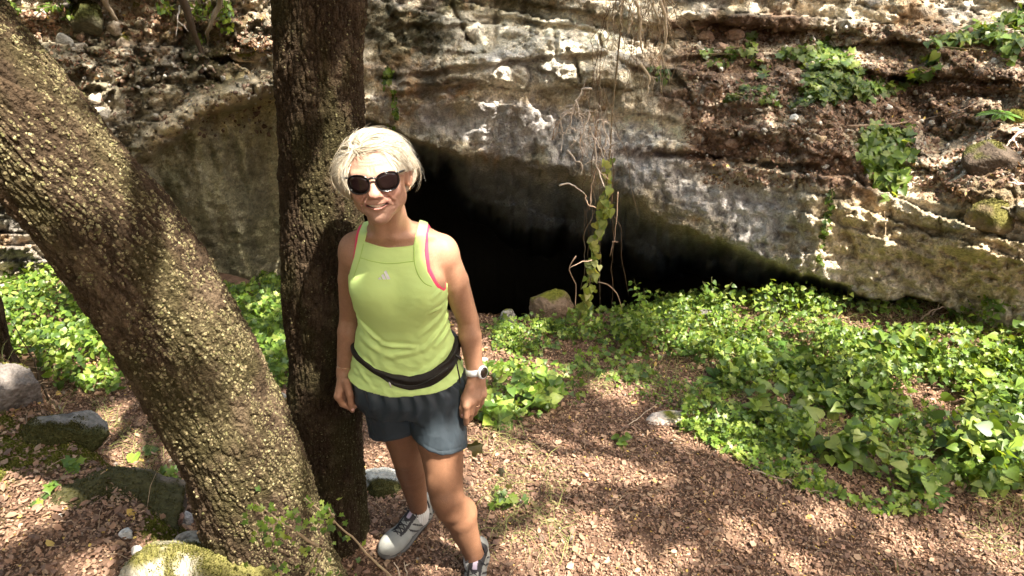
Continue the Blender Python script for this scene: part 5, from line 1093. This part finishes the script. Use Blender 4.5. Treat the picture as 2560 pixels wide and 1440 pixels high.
def plant(name, label, base, n, spread, hgt, size, seed, kind='heart', cat="plant", bright=1.0, nst=6, tilt=.45, group=None, lean_=(0, 0)):
    """several stems that rise from a base, each with leaves along it"""
    g = np.random.default_rng(seed); t = thing(name, label, cat, base, group); bs = Bag(); Ps = []; outs = []
    for s_ in range(nst):
        a = g.uniform(0, 2 * math.pi); e = np.asarray(base) + [math.cos(a) * spread * g.uniform(.3, 1) + lean_[0], math.sin(a) * spread * g.uniform(.3, 1) + lean_[1], hgt * g.uniform(.6, 1.05)]
        C = wig([base, np.asarray(base) * .5 + e * .5 + [0, 0, hgt * .15], e], 12, .012, seed + s_); v, f = tube(C, np.linspace(.0022, .0009, 12), 4); bs.add(v, f, (.13, .14, .05))
        m = max(n // nst, 2)
        for k in range(m):
            u = (k + .5) / m * .85 + .15; q = C[int(u * 11)]; d = g.normal(size=3) * [1, 1, .3]; d /= np.linalg.norm(d); p = q + d * size[1] * .5 + [0, 0, .004]; Ps.append(p); outs.append(d); v, f = tube([q, p], [.0007, .0006], 3, False); bs.add(v, f, (.13, .15, .05))
    P = np.array(Ps); v, f, c = leaves(P, g, g.uniform(size[0], size[1], len(P)), kind, tilt, bright=bright, out=np.array(outs)); mesh_obj("foliage", v, f, M['leaf'], t, c); bs.build("stem", M['twig'], t); return t
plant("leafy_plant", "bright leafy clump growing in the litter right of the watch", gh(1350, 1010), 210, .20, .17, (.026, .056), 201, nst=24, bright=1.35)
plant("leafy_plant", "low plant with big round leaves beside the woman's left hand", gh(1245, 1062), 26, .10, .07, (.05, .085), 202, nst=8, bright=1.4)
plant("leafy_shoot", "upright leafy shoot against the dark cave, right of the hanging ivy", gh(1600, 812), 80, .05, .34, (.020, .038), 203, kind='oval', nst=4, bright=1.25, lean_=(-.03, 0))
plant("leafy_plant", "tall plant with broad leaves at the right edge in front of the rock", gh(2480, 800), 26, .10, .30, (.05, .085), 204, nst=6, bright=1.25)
plant("leafy_plant", "broad-leaved plant cut by the right edge below the rock", gh(2590, 800), 22, .10, .24, (.05, .085), 205, nst=6, bright=1.2)
plant("leafy_plant", "shaded small plant at the cave mouth right of the leafy shoot", gh(1780, 780), 60, .10, .20, (.020, .036), 206, nst=8)
plant("leafy_plant", "thin stalk with heart leaves rising above the cover below the grey lip", gh(1990, 790), 9, .05, .24, (.022, .034), 207, nst=2, bright=1.5)
plant("leafy_plant", "single thin stalk with tiny leaves, second stalk below the grey lip", gh(2100, 790), 7, .02, .24, (.018, .028), 208, nst=1, bright=1.5)
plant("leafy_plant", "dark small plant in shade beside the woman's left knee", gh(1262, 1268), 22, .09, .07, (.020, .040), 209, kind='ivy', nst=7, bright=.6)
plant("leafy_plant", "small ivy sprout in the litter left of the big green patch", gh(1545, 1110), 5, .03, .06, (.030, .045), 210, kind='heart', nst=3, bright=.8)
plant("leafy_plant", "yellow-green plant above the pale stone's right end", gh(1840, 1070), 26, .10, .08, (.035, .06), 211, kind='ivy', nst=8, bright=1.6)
plant("leafy_plant", "single round bright leaf on the litter left of the leaning trunk", gh(352, 1135), 2, .01, .025, (.052, .058), 212, nst=1, bright=1.5, tilt=.1)
plant("leafy_plant", "leafy sprout at the left side of the leaning trunk's foot", gh(432, 1215), 14, .05, .12, (.022, .035), 213, kind='ivy', nst=4, bright=1.0)
plant("leafy_plant", "pale leafy plant between the two trunks in sunlight", gh(660, 800), 70, .14, .18, (.020, .042), 214, kind='ivy', nst=12, bright=1.3)
for i, (px, py, lab) in enumerate(((1900, 1000, "broad-leaved plant at the left end of the shaded green patch"), (2070, 1110, "broad-leaved plant in the middle of the shaded green patch"), (2260, 1160, "broad-leaved plant at the lower right of the green patch"), (2120, 960, "broad-leaved plant at the top of the shaded green patch"), (2480, 1130, "broad-leaved plant at the right edge of the green patch"))):
    plant("leafy_plant", lab, gh(px, py + 40), 30, .15, .16, (.040, .075), 220 + i, nst=12, bright=1.0, tilt=.4)
def fern(name, label, base, nf, ln, seed, bright=1.0, up=.5, az=(0, 6.28)):
    g = np.random.default_rng(seed); t = thing(name, label, "fern", base)
    for i in range(nf):
        a = az[0] + (az[1] - az[0]) * (i + g.uniform(.2, .8)) / nf; d = np.array([math.cos(a), math.sin(a), up]); L_ = ln * g.uniform(.75, 1.1); k = 24
        C = np.array([np.asarray(base) + d * L_ * u + [0, 0, -L_ * .45 * u * u] for u in np.linspace(0, 1, k)]); b = Bag(); v, f = tube(C, np.linspace(.0014, .0005, k), 3); b.add(v, f, (.09, .10, .03))
        T = np.gradient(C, axis=0); T /= np.linalg.norm(T, axis=1, keepdims=True); sd = np.cross(T, [0, 0, 1.]); sd /= np.linalg.norm(sd, axis=1, keepdims=True)
        P = []; o = []
        for j in range(2, k):
            for s_ in (-1, 1): P.append(C[j]); o.append(sd[j] * s_ + T[j] * .4)
        P = np.array(P); o = np.array(o); w = np.repeat(np.sin(np.linspace(.25, math.pi * .97, k - 2)), 2) * L_ * .20; n = len(P); up_ = np.tile([0, 0, 1.], (n, 1)); R = rotmats(o, up_); tV, tF = LEAF['oval']
        v, f, c = instance(tV, tF, R, P, np.stack([w * .75, w, w], 1), np.tile(np.array([.10, .19, .04]) * bright, (n, 1))); b.V.append(v); b.C.append(c); [b.F.setdefault(ff.shape[1], []).append(ff + b.n) for ff in f]; b.n += len(v)
        b.build("frond", M['leaf'], t)
    return t
fern("fern", "small fern beside the grey stone at the cave mouth", gh(1245, 835) , 7, .16, 301, 1.1)
fern("fern", "fern in the sunny ground cover below the cave's right part", gh(1960, 900), 9, .22, 302, 1.2)
fern("fern", "fern among the sunlit cover right of the leafy shoot", gh(1760, 880), 8, .20, 303, 1.1)
fern("fern", "feathery fern in the right part of the sunlit green cover", gh(2330, 900), 9, .22, 304, 1.1)
fern("fern", "small fern near the middle of the sunlit cover below the grey lip", gh(2120, 850), 8, .17, 306, 1.2)
fern("fern", "lacy fern at the lower right end of the green patch", gh(2330, 1235), 12, .09, 307, 1.1)
fern("fern", "lacy fern right of the lower fern, near the right edge of the green patch", gh(2440, 1215), 12, .09, 308, 1.1)
fern("fern", "low fern in the shade left of the green patch's big leaves", gh(1800, 960), 8, .15, 309, .9)
fern("fern", "bright sunlit fern on the ledge at the right edge", on_cliff(2500, 285, .03), 9, .12, 305, 1.3, up=.3)
def ivy_patch(name, label, blobs, seed, size, bright=1.0, kind='ivy', off=.03):
    g = np.random.default_rng(seed); P = []; N = []
    for px, py, sx, sy, m in blobs:
        for _ in range(m):
            a_, b_4 = px + g.uniform(-1, 1) * sx * math.sqrt(g.random()), py + g.normal() * sy * .55; P.append(on_cliff(a_, b_4, g.uniform(.005, off * 2))); N.append(cliff_normal(a_, b_4, 5))
    P = np.array(P); N = np.array(N); t = thing(name, label, "ivy", P.mean(0)); v, f, c = leaves(P, g, g.uniform(size[0], size[1], len(P)), kind, .40, bright=bright, N=N + [0, -.3, .35], out=np.tile([0, -.15, -.8], (len(P), 1)) * .8)
    mesh_obj("foliage", v, f, M['leaf'], t, c); b = Bag(); idx = g.integers(0, len(P), (max(len(P) // 9, 3), 2))
    order = P[np.argsort(-P[:, 2])][:: max(len(P) // 10, 1)]
    v, f = tube(wig(order, 40, .03, seed), .003, 4); b.add(v, f, (.12, .10, .05)); b.build("stem", M['twig'], t); return t
ivy_patch("ivy", "large green ivy patch spilling down the slope at upper right", [(2070, 140, 60, 30, 150), (2075, 185, 85, 32, 300), (2130, 215, 90, 24, 190), (2060, 225, 70, 22, 110), (1990, 130, 50, 14, 50), (2200, 215, 80, 10, 40)], 401, (.030, .056), .75)
ivy_patch("ivy", "hanging ivy clump on the bank, lower right of the large ivy patch", [(2215, 335, 70, 26, 110), (2220, 380, 72, 30, 130), (2225, 430, 45, 26, 70), (2225, 470, 30, 18, 25), (2165, 380, 30, 40, 30)], 402, (.036, .062), .85, 'heart')
ivy_patch("ivy", "ivy trailing along the ledge at the top right corner", [(2400, 90, 50, 14, 45), (2470, 75, 60, 24, 90), (2540, 50, 50, 24, 80), (2530, 110, 40, 34, 60), (2340, 100, 30, 20, 20)], 403, (.034, .06), .85, 'heart')
ivy_patch("ivy", "thin ivy strand climbing between the two upper right ivy patches", [(2325, 145, 20, 25, 18), (2305, 185, 25, 12, 18), (2275, 200, 20, 12, 12)], 404, (.034, .056), .8)
ivy_patch("ivy", "short ivy strand on the slope left of the large patch", [(1880, 105, 10, 22, 16), (1885, 145, 14, 14, 12), (1905, 175, 16, 12, 12)], 405, (.034, .054), .8)
ivy_patch("ivy", "faint ivy sprigs among the pinkish rubble blocks", [(1830, 125, 30, 10, 14), (1800, 150, 30, 8, 12), (1760, 130, 20, 10, 8)], 406, (.028, .046), .75)
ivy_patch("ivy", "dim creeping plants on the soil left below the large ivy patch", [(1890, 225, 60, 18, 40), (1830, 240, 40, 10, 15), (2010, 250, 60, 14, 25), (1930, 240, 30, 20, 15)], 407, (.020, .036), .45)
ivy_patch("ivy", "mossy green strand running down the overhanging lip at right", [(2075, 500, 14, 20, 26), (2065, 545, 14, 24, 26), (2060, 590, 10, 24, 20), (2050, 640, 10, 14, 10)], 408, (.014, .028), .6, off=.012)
ivy_patch("ivy", "tiny leaves hanging beside the upright trunk above the cave arch", [(970, 190, 16, 22, 50), (985, 250, 8, 30, 24), (990, 290, 8, 16, 12), (980, 318, 18, 6, 10)], 409, (.016, .034), .8, 'heart')
ivy_patch("shrub", "leafy sprigs at the top edge left of the upright trunk", [(500, 25, 40, 20, 50), (560, 30, 25, 30, 50), (500, 95, 12, 14, 14), (415, 15, 25, 18, 26), (570, 70, 18, 10, 14)], 410, (.022, .040), 1.0, 'oval', off=.08)
ivy_patch("shrub", "leafy sprigs at the top left corner above the rubble", [(20, 15, 30, 20, 40), (130, 10, 40, 12, 40), (175, 25, 20, 20, 20)], 411, (.020, .038), 1.0, 'oval', off=.06)
ivy_patch("ivy", "dark leaves beside the dry hanging vines at the top", [(1660, 178, 24, 16, 34), (1625, 165, 10, 8, 8)], 412, (.024, .042), .6, 'oval', off=.06)

# ---------------------------------------------------------------- hanging vine, dry twigs, roots
def Ys(pts, Y): return [U(p[0], p[1], Y=Y + (p[2] if len(p) > 2 else 0)) for p in pts]
vine = thing("hanging_vine", "leafy ivy strand with pale dry twigs hanging in front of the cave", "vine", U(1460, 800, Y=3.75))
g = np.random.default_rng(9); b = Bag()
mainp = [(1560, -40, .45), (1545, 150, .35), (1530, 300, .2), (1525, 420, .05), (1512, 520), (1490, 620), (1470, 720), (1445, 810)]
C = wig(Ys(mainp, 3.75), 80, .015, 2); v, f = tube(C, np.linspace(.006, .003, 80), 6); b.add(v, f, (.20, .15, .09))
for i in range(17):
    x0 = 1500 + g.normal() * 26; y0 = g.uniform(-20, 420); ln = g.uniform(160, 420); dx = g.normal() * 40 - 10; Yb = 3.75 + .35 * (1 - y0 / 420)
    v, f = tube(wig(Ys([(x0, y0), (x0 + dx * .6, y0 + ln * .5), (x0 + dx, y0 + ln)], Yb), 26, .03, 500 + i), np.linspace(.0022, .0009, 26), 4); b.add(v, f, (.17, .11, .07) if i % 3 else (.30, .22, .15))
b.build("stem", M['twig'], vine)
b = Bag(); TW = [[(1480, 222), (1458, 224), (1438, 262), (1430, 282)], [(1438, 250), (1450, 290), (1455, 310)], [(1434, 268), (1400, 288)], [(1432, 280), (1402, 296), (1392, 330), (1385, 345)], [(1432, 272), (1425, 305), (1415, 335)], [(1400, 300), (1408, 335)], [(1475, 285), (1460, 320), (1455, 350), (1463, 382)], [(1425, 318), (1440, 324), (1458, 322)],
      [(1520, 308), (1506, 300), (1472, 332)], [(1507, 302), (1515, 335), (1528, 365)], [(1478, 330), (1492, 355), (1512, 400)], [(1516, 345), (1510, 375), (1513, 392)], [(1488, 350), (1490, 400), (1500, 440), (1512, 470)], [(1432, 350), (1436, 352), (1424, 366)], [(1398, 464), (1420, 457), (1436, 462), (1462, 486)], [(1418, 375), (1440, 400), (1455, 420), (1452, 440)],
      [(1494, 412), (1480, 460), (1475, 500), (1474, 525)], [(1500, 430), (1522, 448)], [(1462, 230), (1455, 250)], [(1380, 350), (1388, 320), (1400, 300)], [(1440, 640, -.1), (1425, 665, -.1), (1440, 720, -.1), (1438, 770, -.1)], [(1480, 650), (1450, 655), (1425, 670)], [(1495, 705, -.15), (1520, 712, -.15), (1545, 740, -.15), (1555, 775, -.1)], [(1462, 486), (1470, 510), (1490, 520)], [(1545, 480), (1542, 560), (1525, 640)], [(1530, 604), (1545, 604)]]
for i, p in enumerate(TW):
    v, f = tube(wig(Ys(p, 3.45), 12, .010, 700 + i), np.linspace(.0050 if i < 16 else .003, .0018, 12), 5); b.add(v, f, (.72, .62, .54) if i < 16 else (.36, .25, .18))  # pale dry wood, upper twigs lightened further to look sunlit
TB2 = b
P = []
for i in range(46):
    p0_ = TW[g.integers(0, 13)]; k_0 = g.integers(0, len(p0_)); a0 = Ys([p0_[k_0]], 3.45)[0]; dr = g.normal(size=3) * [1, .6, .8]; dr /= np.linalg.norm(dr); ln0 = g.uniform(.03, .11)
    v, f = tube(wig([a0, a0 + dr * ln0 * .6, a0 + dr * ln0 + [0, 0, -.02]], 8, .006, 760 + i), np.linspace(.0022, .0008, 8), 4); TB2.add(v, f, (.60, .50, .42))
TB2.build('dry_twig', M['twig'], vine)
for i in range(130):
    u = g.uniform(.48, 1); q = C[int(u * 79)]; P.append(q + g.normal(size=3) * [.015, .015, .012])
v, f, c = leaves(np.array(P), g, g.uniform(.028, .048, len(P)), 'heart', .5, pal=[(.25, .30, .07), (.32, .36, .10), (.18, .25, .06), (.36, .36, .13)], N=np.array([0, -1., .4]), out=np.tile([0, -.1, -1.], (len(P), 1))); mesh_obj("foliage", v, f, M['leaf'], vine, c)
v2 = thing("dry_vines", "tangle of pale dry hanging vines at the top, right of the ivy strand", "vine", U(1600, 0, Y=4.2)); b = Bag()
for i in range(46):
    x0 = g.uniform(1520, 1680); y0 = g.uniform(-80, 30); ln = g.uniform(90, 330); dx = g.normal() * 35
    v, f = tube(wig(Ys([(x0, y0), (x0 + dx * .7, y0 + ln * .5), (x0 + dx, y0 + ln)], 4.1 + g.uniform(-.1, .1)), 22, .05, 800 + i), np.linspace(.004 if i < 6 else .0022, .0010, 22), 4); b.add(v, f, (.50, .40, .28) if i < 14 else (.24, .17, .10))
for i, p in enumerate([[(1588, 0), (1600, 40), (1600, 90), (1608, 135)], [(1600, 158), (1622, 195), (1618, 235)], [(1582, 30), (1570, 85)], [(1650, 0), (1665, 60), (1655, 130), (1625, 152)]]):
    v, f = tube(wig(Ys(p, 4.0), 20, .01, 860 + i), np.linspace(.009, .005, 20), 6); b.add(v, f, (.55, .45, .33))
b.build("stem", M['twig'], v2)
def twig_thing(name, label, cat, paths, r0, col_, seed, n=20, amp=.01):
    t = None; b = Bag()
    for i, P in enumerate(paths):
        P = [np.array(p) for p in P]; 
        if t is None: t = P[0]
        v, f = tube(wig(P, n, amp, seed + i), np.linspace(r0 * (1 if i == 0 else .6), r0 * .3, n), 6); b.add(v, f, col_)
    o = b.build(name, M['twig']); return tag(o, label, cat)
twig_thing("sapling", "thin dark sapling stem hanging over the ledge at top, left of the upright trunk", "sapling", [[on_cliff(450, -30, .25), on_cliff(475, 60, .2), on_cliff(500, 120, .12), on_cliff(525, 185, .02)]], .028, (.07, .05, .035), 901)
twig_thing("root", "pale crooked root beside the dark sapling stem at the top", "root", [[on_cliff(550, -20, .22), on_cliff(545, 25, .2), on_cliff(525, 60, .16), on_cliff(520, 110, .1), on_cliff(522, 150, .02)]], .018, (.22, .18, .13), 902)
twig_thing("dry_twig", "forked white twig at the top left of the sapling stem", "twig", [[on_cliff(448, 15, .3), on_cliff(445, 50, .3), on_cliff(438, 90, .3)], [on_cliff(446, 50, .3), on_cliff(465, 72, .28), on_cliff(470, 80, .28)]], .006, (.55, .50, .46), 903)
twig_thing("root", "pale root running down the rubble near the top left", "root", [[on_cliff(250, -20, .12), on_cliff(270, 20, .1), on_cliff(290, 50, .06), on_cliff(300, 80, .03)]], .022, (.28, .22, .16), 904)
twig_thing("branch", "thin fallen branch lying across the bank right of the lower ivy", "branch", [[on_cliff(2120, 315, .02), on_cliff(2210, 310, .03), on_cliff(2310, 300, .03), on_cliff(2400, 275, .03), on_cliff(2450, 250, .03)]], .008, (.26, .19, .14), 905)
twig_thing("branch", "forked pinkish twig at the right edge above the dark mossy rock", "branch", [[on_cliff(2570, 320, .15), on_cliff(2530, 345, .14), on_cliff(2510, 375, .12)], [on_cliff(2530, 345, .14), on_cliff(2545, 370, .12)]], .010, (.42, .32, .27), 906)
twig_thing("branch", "pale twig poking from the right edge beside the sunlit leaf ledge", "branch", [[on_cliff(2580, 455, .12), on_cliff(2545, 460, .12), on_cliff(2520, 458, .12)], [on_cliff(2550, 460, .12), on_cliff(2530, 448, .12)]], .008, (.45, .36, .33), 907)
twig_thing("stem", "thin dry stem rising through the plants left of the leaning trunk", "stem", [[gh(122, 1005), gh(122, 1005) + [0, 0, .25], gh(122, 1005) + [-.02, 0, .42]]], .005, (.08, .06, .04), 908)
twig_thing("hanging_root", "single thin root hanging on the overhanging rock at the lower right", "root", [[on_cliff(2212, 530, .02), on_cliff(2214, 580, .02), on_cliff(2218, 660, .02)]], .004, (.35, .27, .18), 909)
twig_thing("dry_twig", "broken dry twigs sticking up from the cover near the cave's right end", "twig", [[gh(2300, 800), gh(2300, 800) + [.06, 0, .07], gh(2300, 800) + [.14, 0, .09]], [gh(2330, 790), gh(2330, 790) + [.02, 0, .10]], [gh(2350, 790), gh(2350, 790) + [.10, 0, .07]]], .006, (.40, .28, .22), 910)
twig_thing("dry_twig", "curved dry twig on the litter below the pale long stone", "twig", [[gh(1540, 1085), gh(1600, 1052) + [0, 0, .03], gh(1640, 1030) + [0, 0, .05]]], .004, (.42, .33, .25), 911)
twig_thing("dry_twig", "bent dry stem standing beside the yellow-green plant", "twig", [[gh(1795, 1080), gh(1790, 1080) + [0, 0, .06], gh(1780, 1080) + [0, 0, .14]]], .004, (.45, .34, .25), 912)
twig_thing("dry_twig", "long thin twig lying in the litter under the green patch", "twig", [[gh(1880, 1190) + [0, 0, .03], gh(1990, 1230) + [0, 0, .03], gh(2110, 1265) + [0, 0, .02]]], .003, (.42, .34, .24), 913, amp=.02)
twig_thing("dry_twig", "leaning twigs at the right edge in the shaded plants", "twig", [[gh(2560, 1200) + [0, 0, .1], gh(2520, 1150) + [0, 0, .14], gh(2470, 1080) + [0, 0, .12]], [gh(2600, 1120) + [0, 0, .12], gh(2500, 1120) + [0, 0, .12]]], .006, (.26, .17, .13), 914)
# loose twigs and stalks in the litter
for nm, n_, ln_, r_, cc_, sd in (("loose_twigs", 900, .10, .0013, (.30, .22, .15), 21), ("grass", 3200, .12, .0009, (.24, .26, .09), 22)):
    g = np.random.default_rng(sd); b = Bag(); k = 0
    while k < n_:
        x, y = g.uniform(-2.0, 2.8), g.uniform(1.1, 3.8); q = np.array([x, y, float(ground_z(x, y))]); a_, b_4 = PX(q)
        if not (-20 < a_ < 2580 and 740 < b_4 < 1460): k += 0; continue
        if nm == "grass" and fbm(np.array([[x * 2, y * 2, 0.]]), 2, 99)[0] < .02 + .25 * (b_4 > 950): continue
        d = g.normal(size=3) * [1, 1, .15]; d /= np.linalg.norm(d); L_ = ln_ * g.uniform(.3, 1.2)
        P = [q, q + d * L_ * .5 + [0, 0, .02 if nm != "grass" else .04], q + d * L_ + [0, 0, .006 if nm != "grass" else .03]]; v, f = tube(P, [r_, r_, r_ * .5], 3, False); b.add(v, f, np.array(cc_) * g.uniform(.6, 1.5)); k += 1
    tag(b.build(nm, M['twig']), kind="stuff")
# foreground sprig with spiny leaves
def sprig(name, label, paths, seed, size, nl, bright=1.2, leafrange=(.45, 1)):
    g = np.random.default_rng(seed); t = thing(name, label, "sprig", paths[0][0]); b = Bag(); P = []
    for i, p in enumerate(paths):
        C = wig([np.array(q) for q in p], 24, .006, seed + i); v, f = tube(C, np.linspace(.0038, .0014, 24), 6); b.add(v, f, (.36, .27, .17))
        for k in range(nl): P.append(C[int(g.uniform(*leafrange) * 23)] + g.normal(size=3) * .018)
    b.build("stem", M['twig'], t); P = np.array(P); v, f, c = leaves(P, g, g.uniform(size[0], size[1], len(P)), 'ivy', .6, bright=bright, N=np.array([0, -.6, 1.])); mesh_obj("foliage", v, f, M['leaf'], t, c); return t
sprig("oak_sprig", "long pale twig with small spiny leaves crossing the base of the upright trunk", [[U(985, 1450, Y=1.30), U(905, 1370, Y=1.22), U(835, 1305, Y=1.17), U(762, 1245, Y=1.12)], [U(835, 1305, Y=1.17), U(830, 1285, Y=1.16), U(822, 1268, Y=1.15)]], 501, (.009, .016), 20)
sprig("oak_sprig", "short twig with bright spiny leaves in front of the leaning trunk's foot", [[U(795, 1365, Y=1.15), U(740, 1330, Y=1.12), U(700, 1300, Y=1.10), U(640, 1255, Y=1.09)], [U(700, 1300, Y=1.10), U(690, 1310, Y=1.09), U(672, 1318, Y=1.08)]], 502, (.009, .016), 26)
sprig("oak_sprig", "thin stems with pale leaves at the bottom edge below the leaning trunk", [[U(750, 1470, Y=1.10), U(785, 1400, Y=1.12), U(792, 1372, Y=1.13)], [U(830, 1470, Y=1.12), U(840, 1445, Y=1.12), U(850, 1432, Y=1.12)], [U(700, 1460, Y=1.10), U(700, 1410, Y=1.10), U(690, 1385, Y=1.1)]], 503, (.008, .014), 9, leafrange=(.6, 1))
twig_thing("dry_twig", "pale forked dry twigs at the bottom edge left of the woman's foot", "twig", [[U(1005, 1460, Y=1.35), U(995, 1425, Y=1.35), U(985, 1405, Y=1.35)], [U(1020, 1460, Y=1.35), U(1015, 1425, Y=1.35), U(1010, 1405, Y=1.35)], [U(1012, 1415, Y=1.35), U(1025, 1408, Y=1.35)]], .0035, (.50, .42, .33), 915, amp=.003)
sp = thing("leafy_twig", "thin leaning twig with olive heart leaves right of the woman's thigh", "sprig", gh(1300, 1240)); b = Bag(); e0 = gh(1305, 1240); e1_ = U(1172, 1140, Y=1.80)
C = wig([e0, (e0 + e1_) / 2 + [0, 0, .03], e1_], 20, .006, 77); v, f = tube(C, np.linspace(.0022, .001, 20), 4); b.add(v, f, (.16, .12, .07)); b.build("stem", M['twig'], sp)
g = np.random.default_rng(6); P = np.array([U(1192, 1105, Y=1.80), U(1180, 1128, Y=1.79), C[10] + [0, 0, -.01], C[6] + [.01, 0, -.02]]); v, f, c = leaves(P, g, np.array([.05, .045, .03, .025]), 'ivy', .25, pal=[(.10, .09, .03)], N=np.array([0, -1., .4])); mesh_obj("foliage", v, f, M['leaf'], sp, c)
sp = thing("creeping_ivy", "trailing ivy strand creeping over the mossy ground at lower left", "ivy", gh(100, 1265)); C = wig([gh(90, 1275) + [0, 0, .02], gh(140, 1230) + [0, 0, .03], gh(180, 1190) + [0, 0, .03], gh(210, 1165) + [0, 0, .04]], 20, .006, 78); b = Bag(); v, f = tube(C, .0016, 4); b.add(v, f, (.12, .13, .05)); b.build("stem", M['twig'], sp)
P = C[g.integers(0, 20, 20)] + g.normal(size=(20, 3)) * .008; v, f, c = leaves(P, g, g.uniform(.02, .032, 20), 'ivy', .35, bright=1.3); mesh_obj("foliage", v, f, M['leaf'], sp, c)
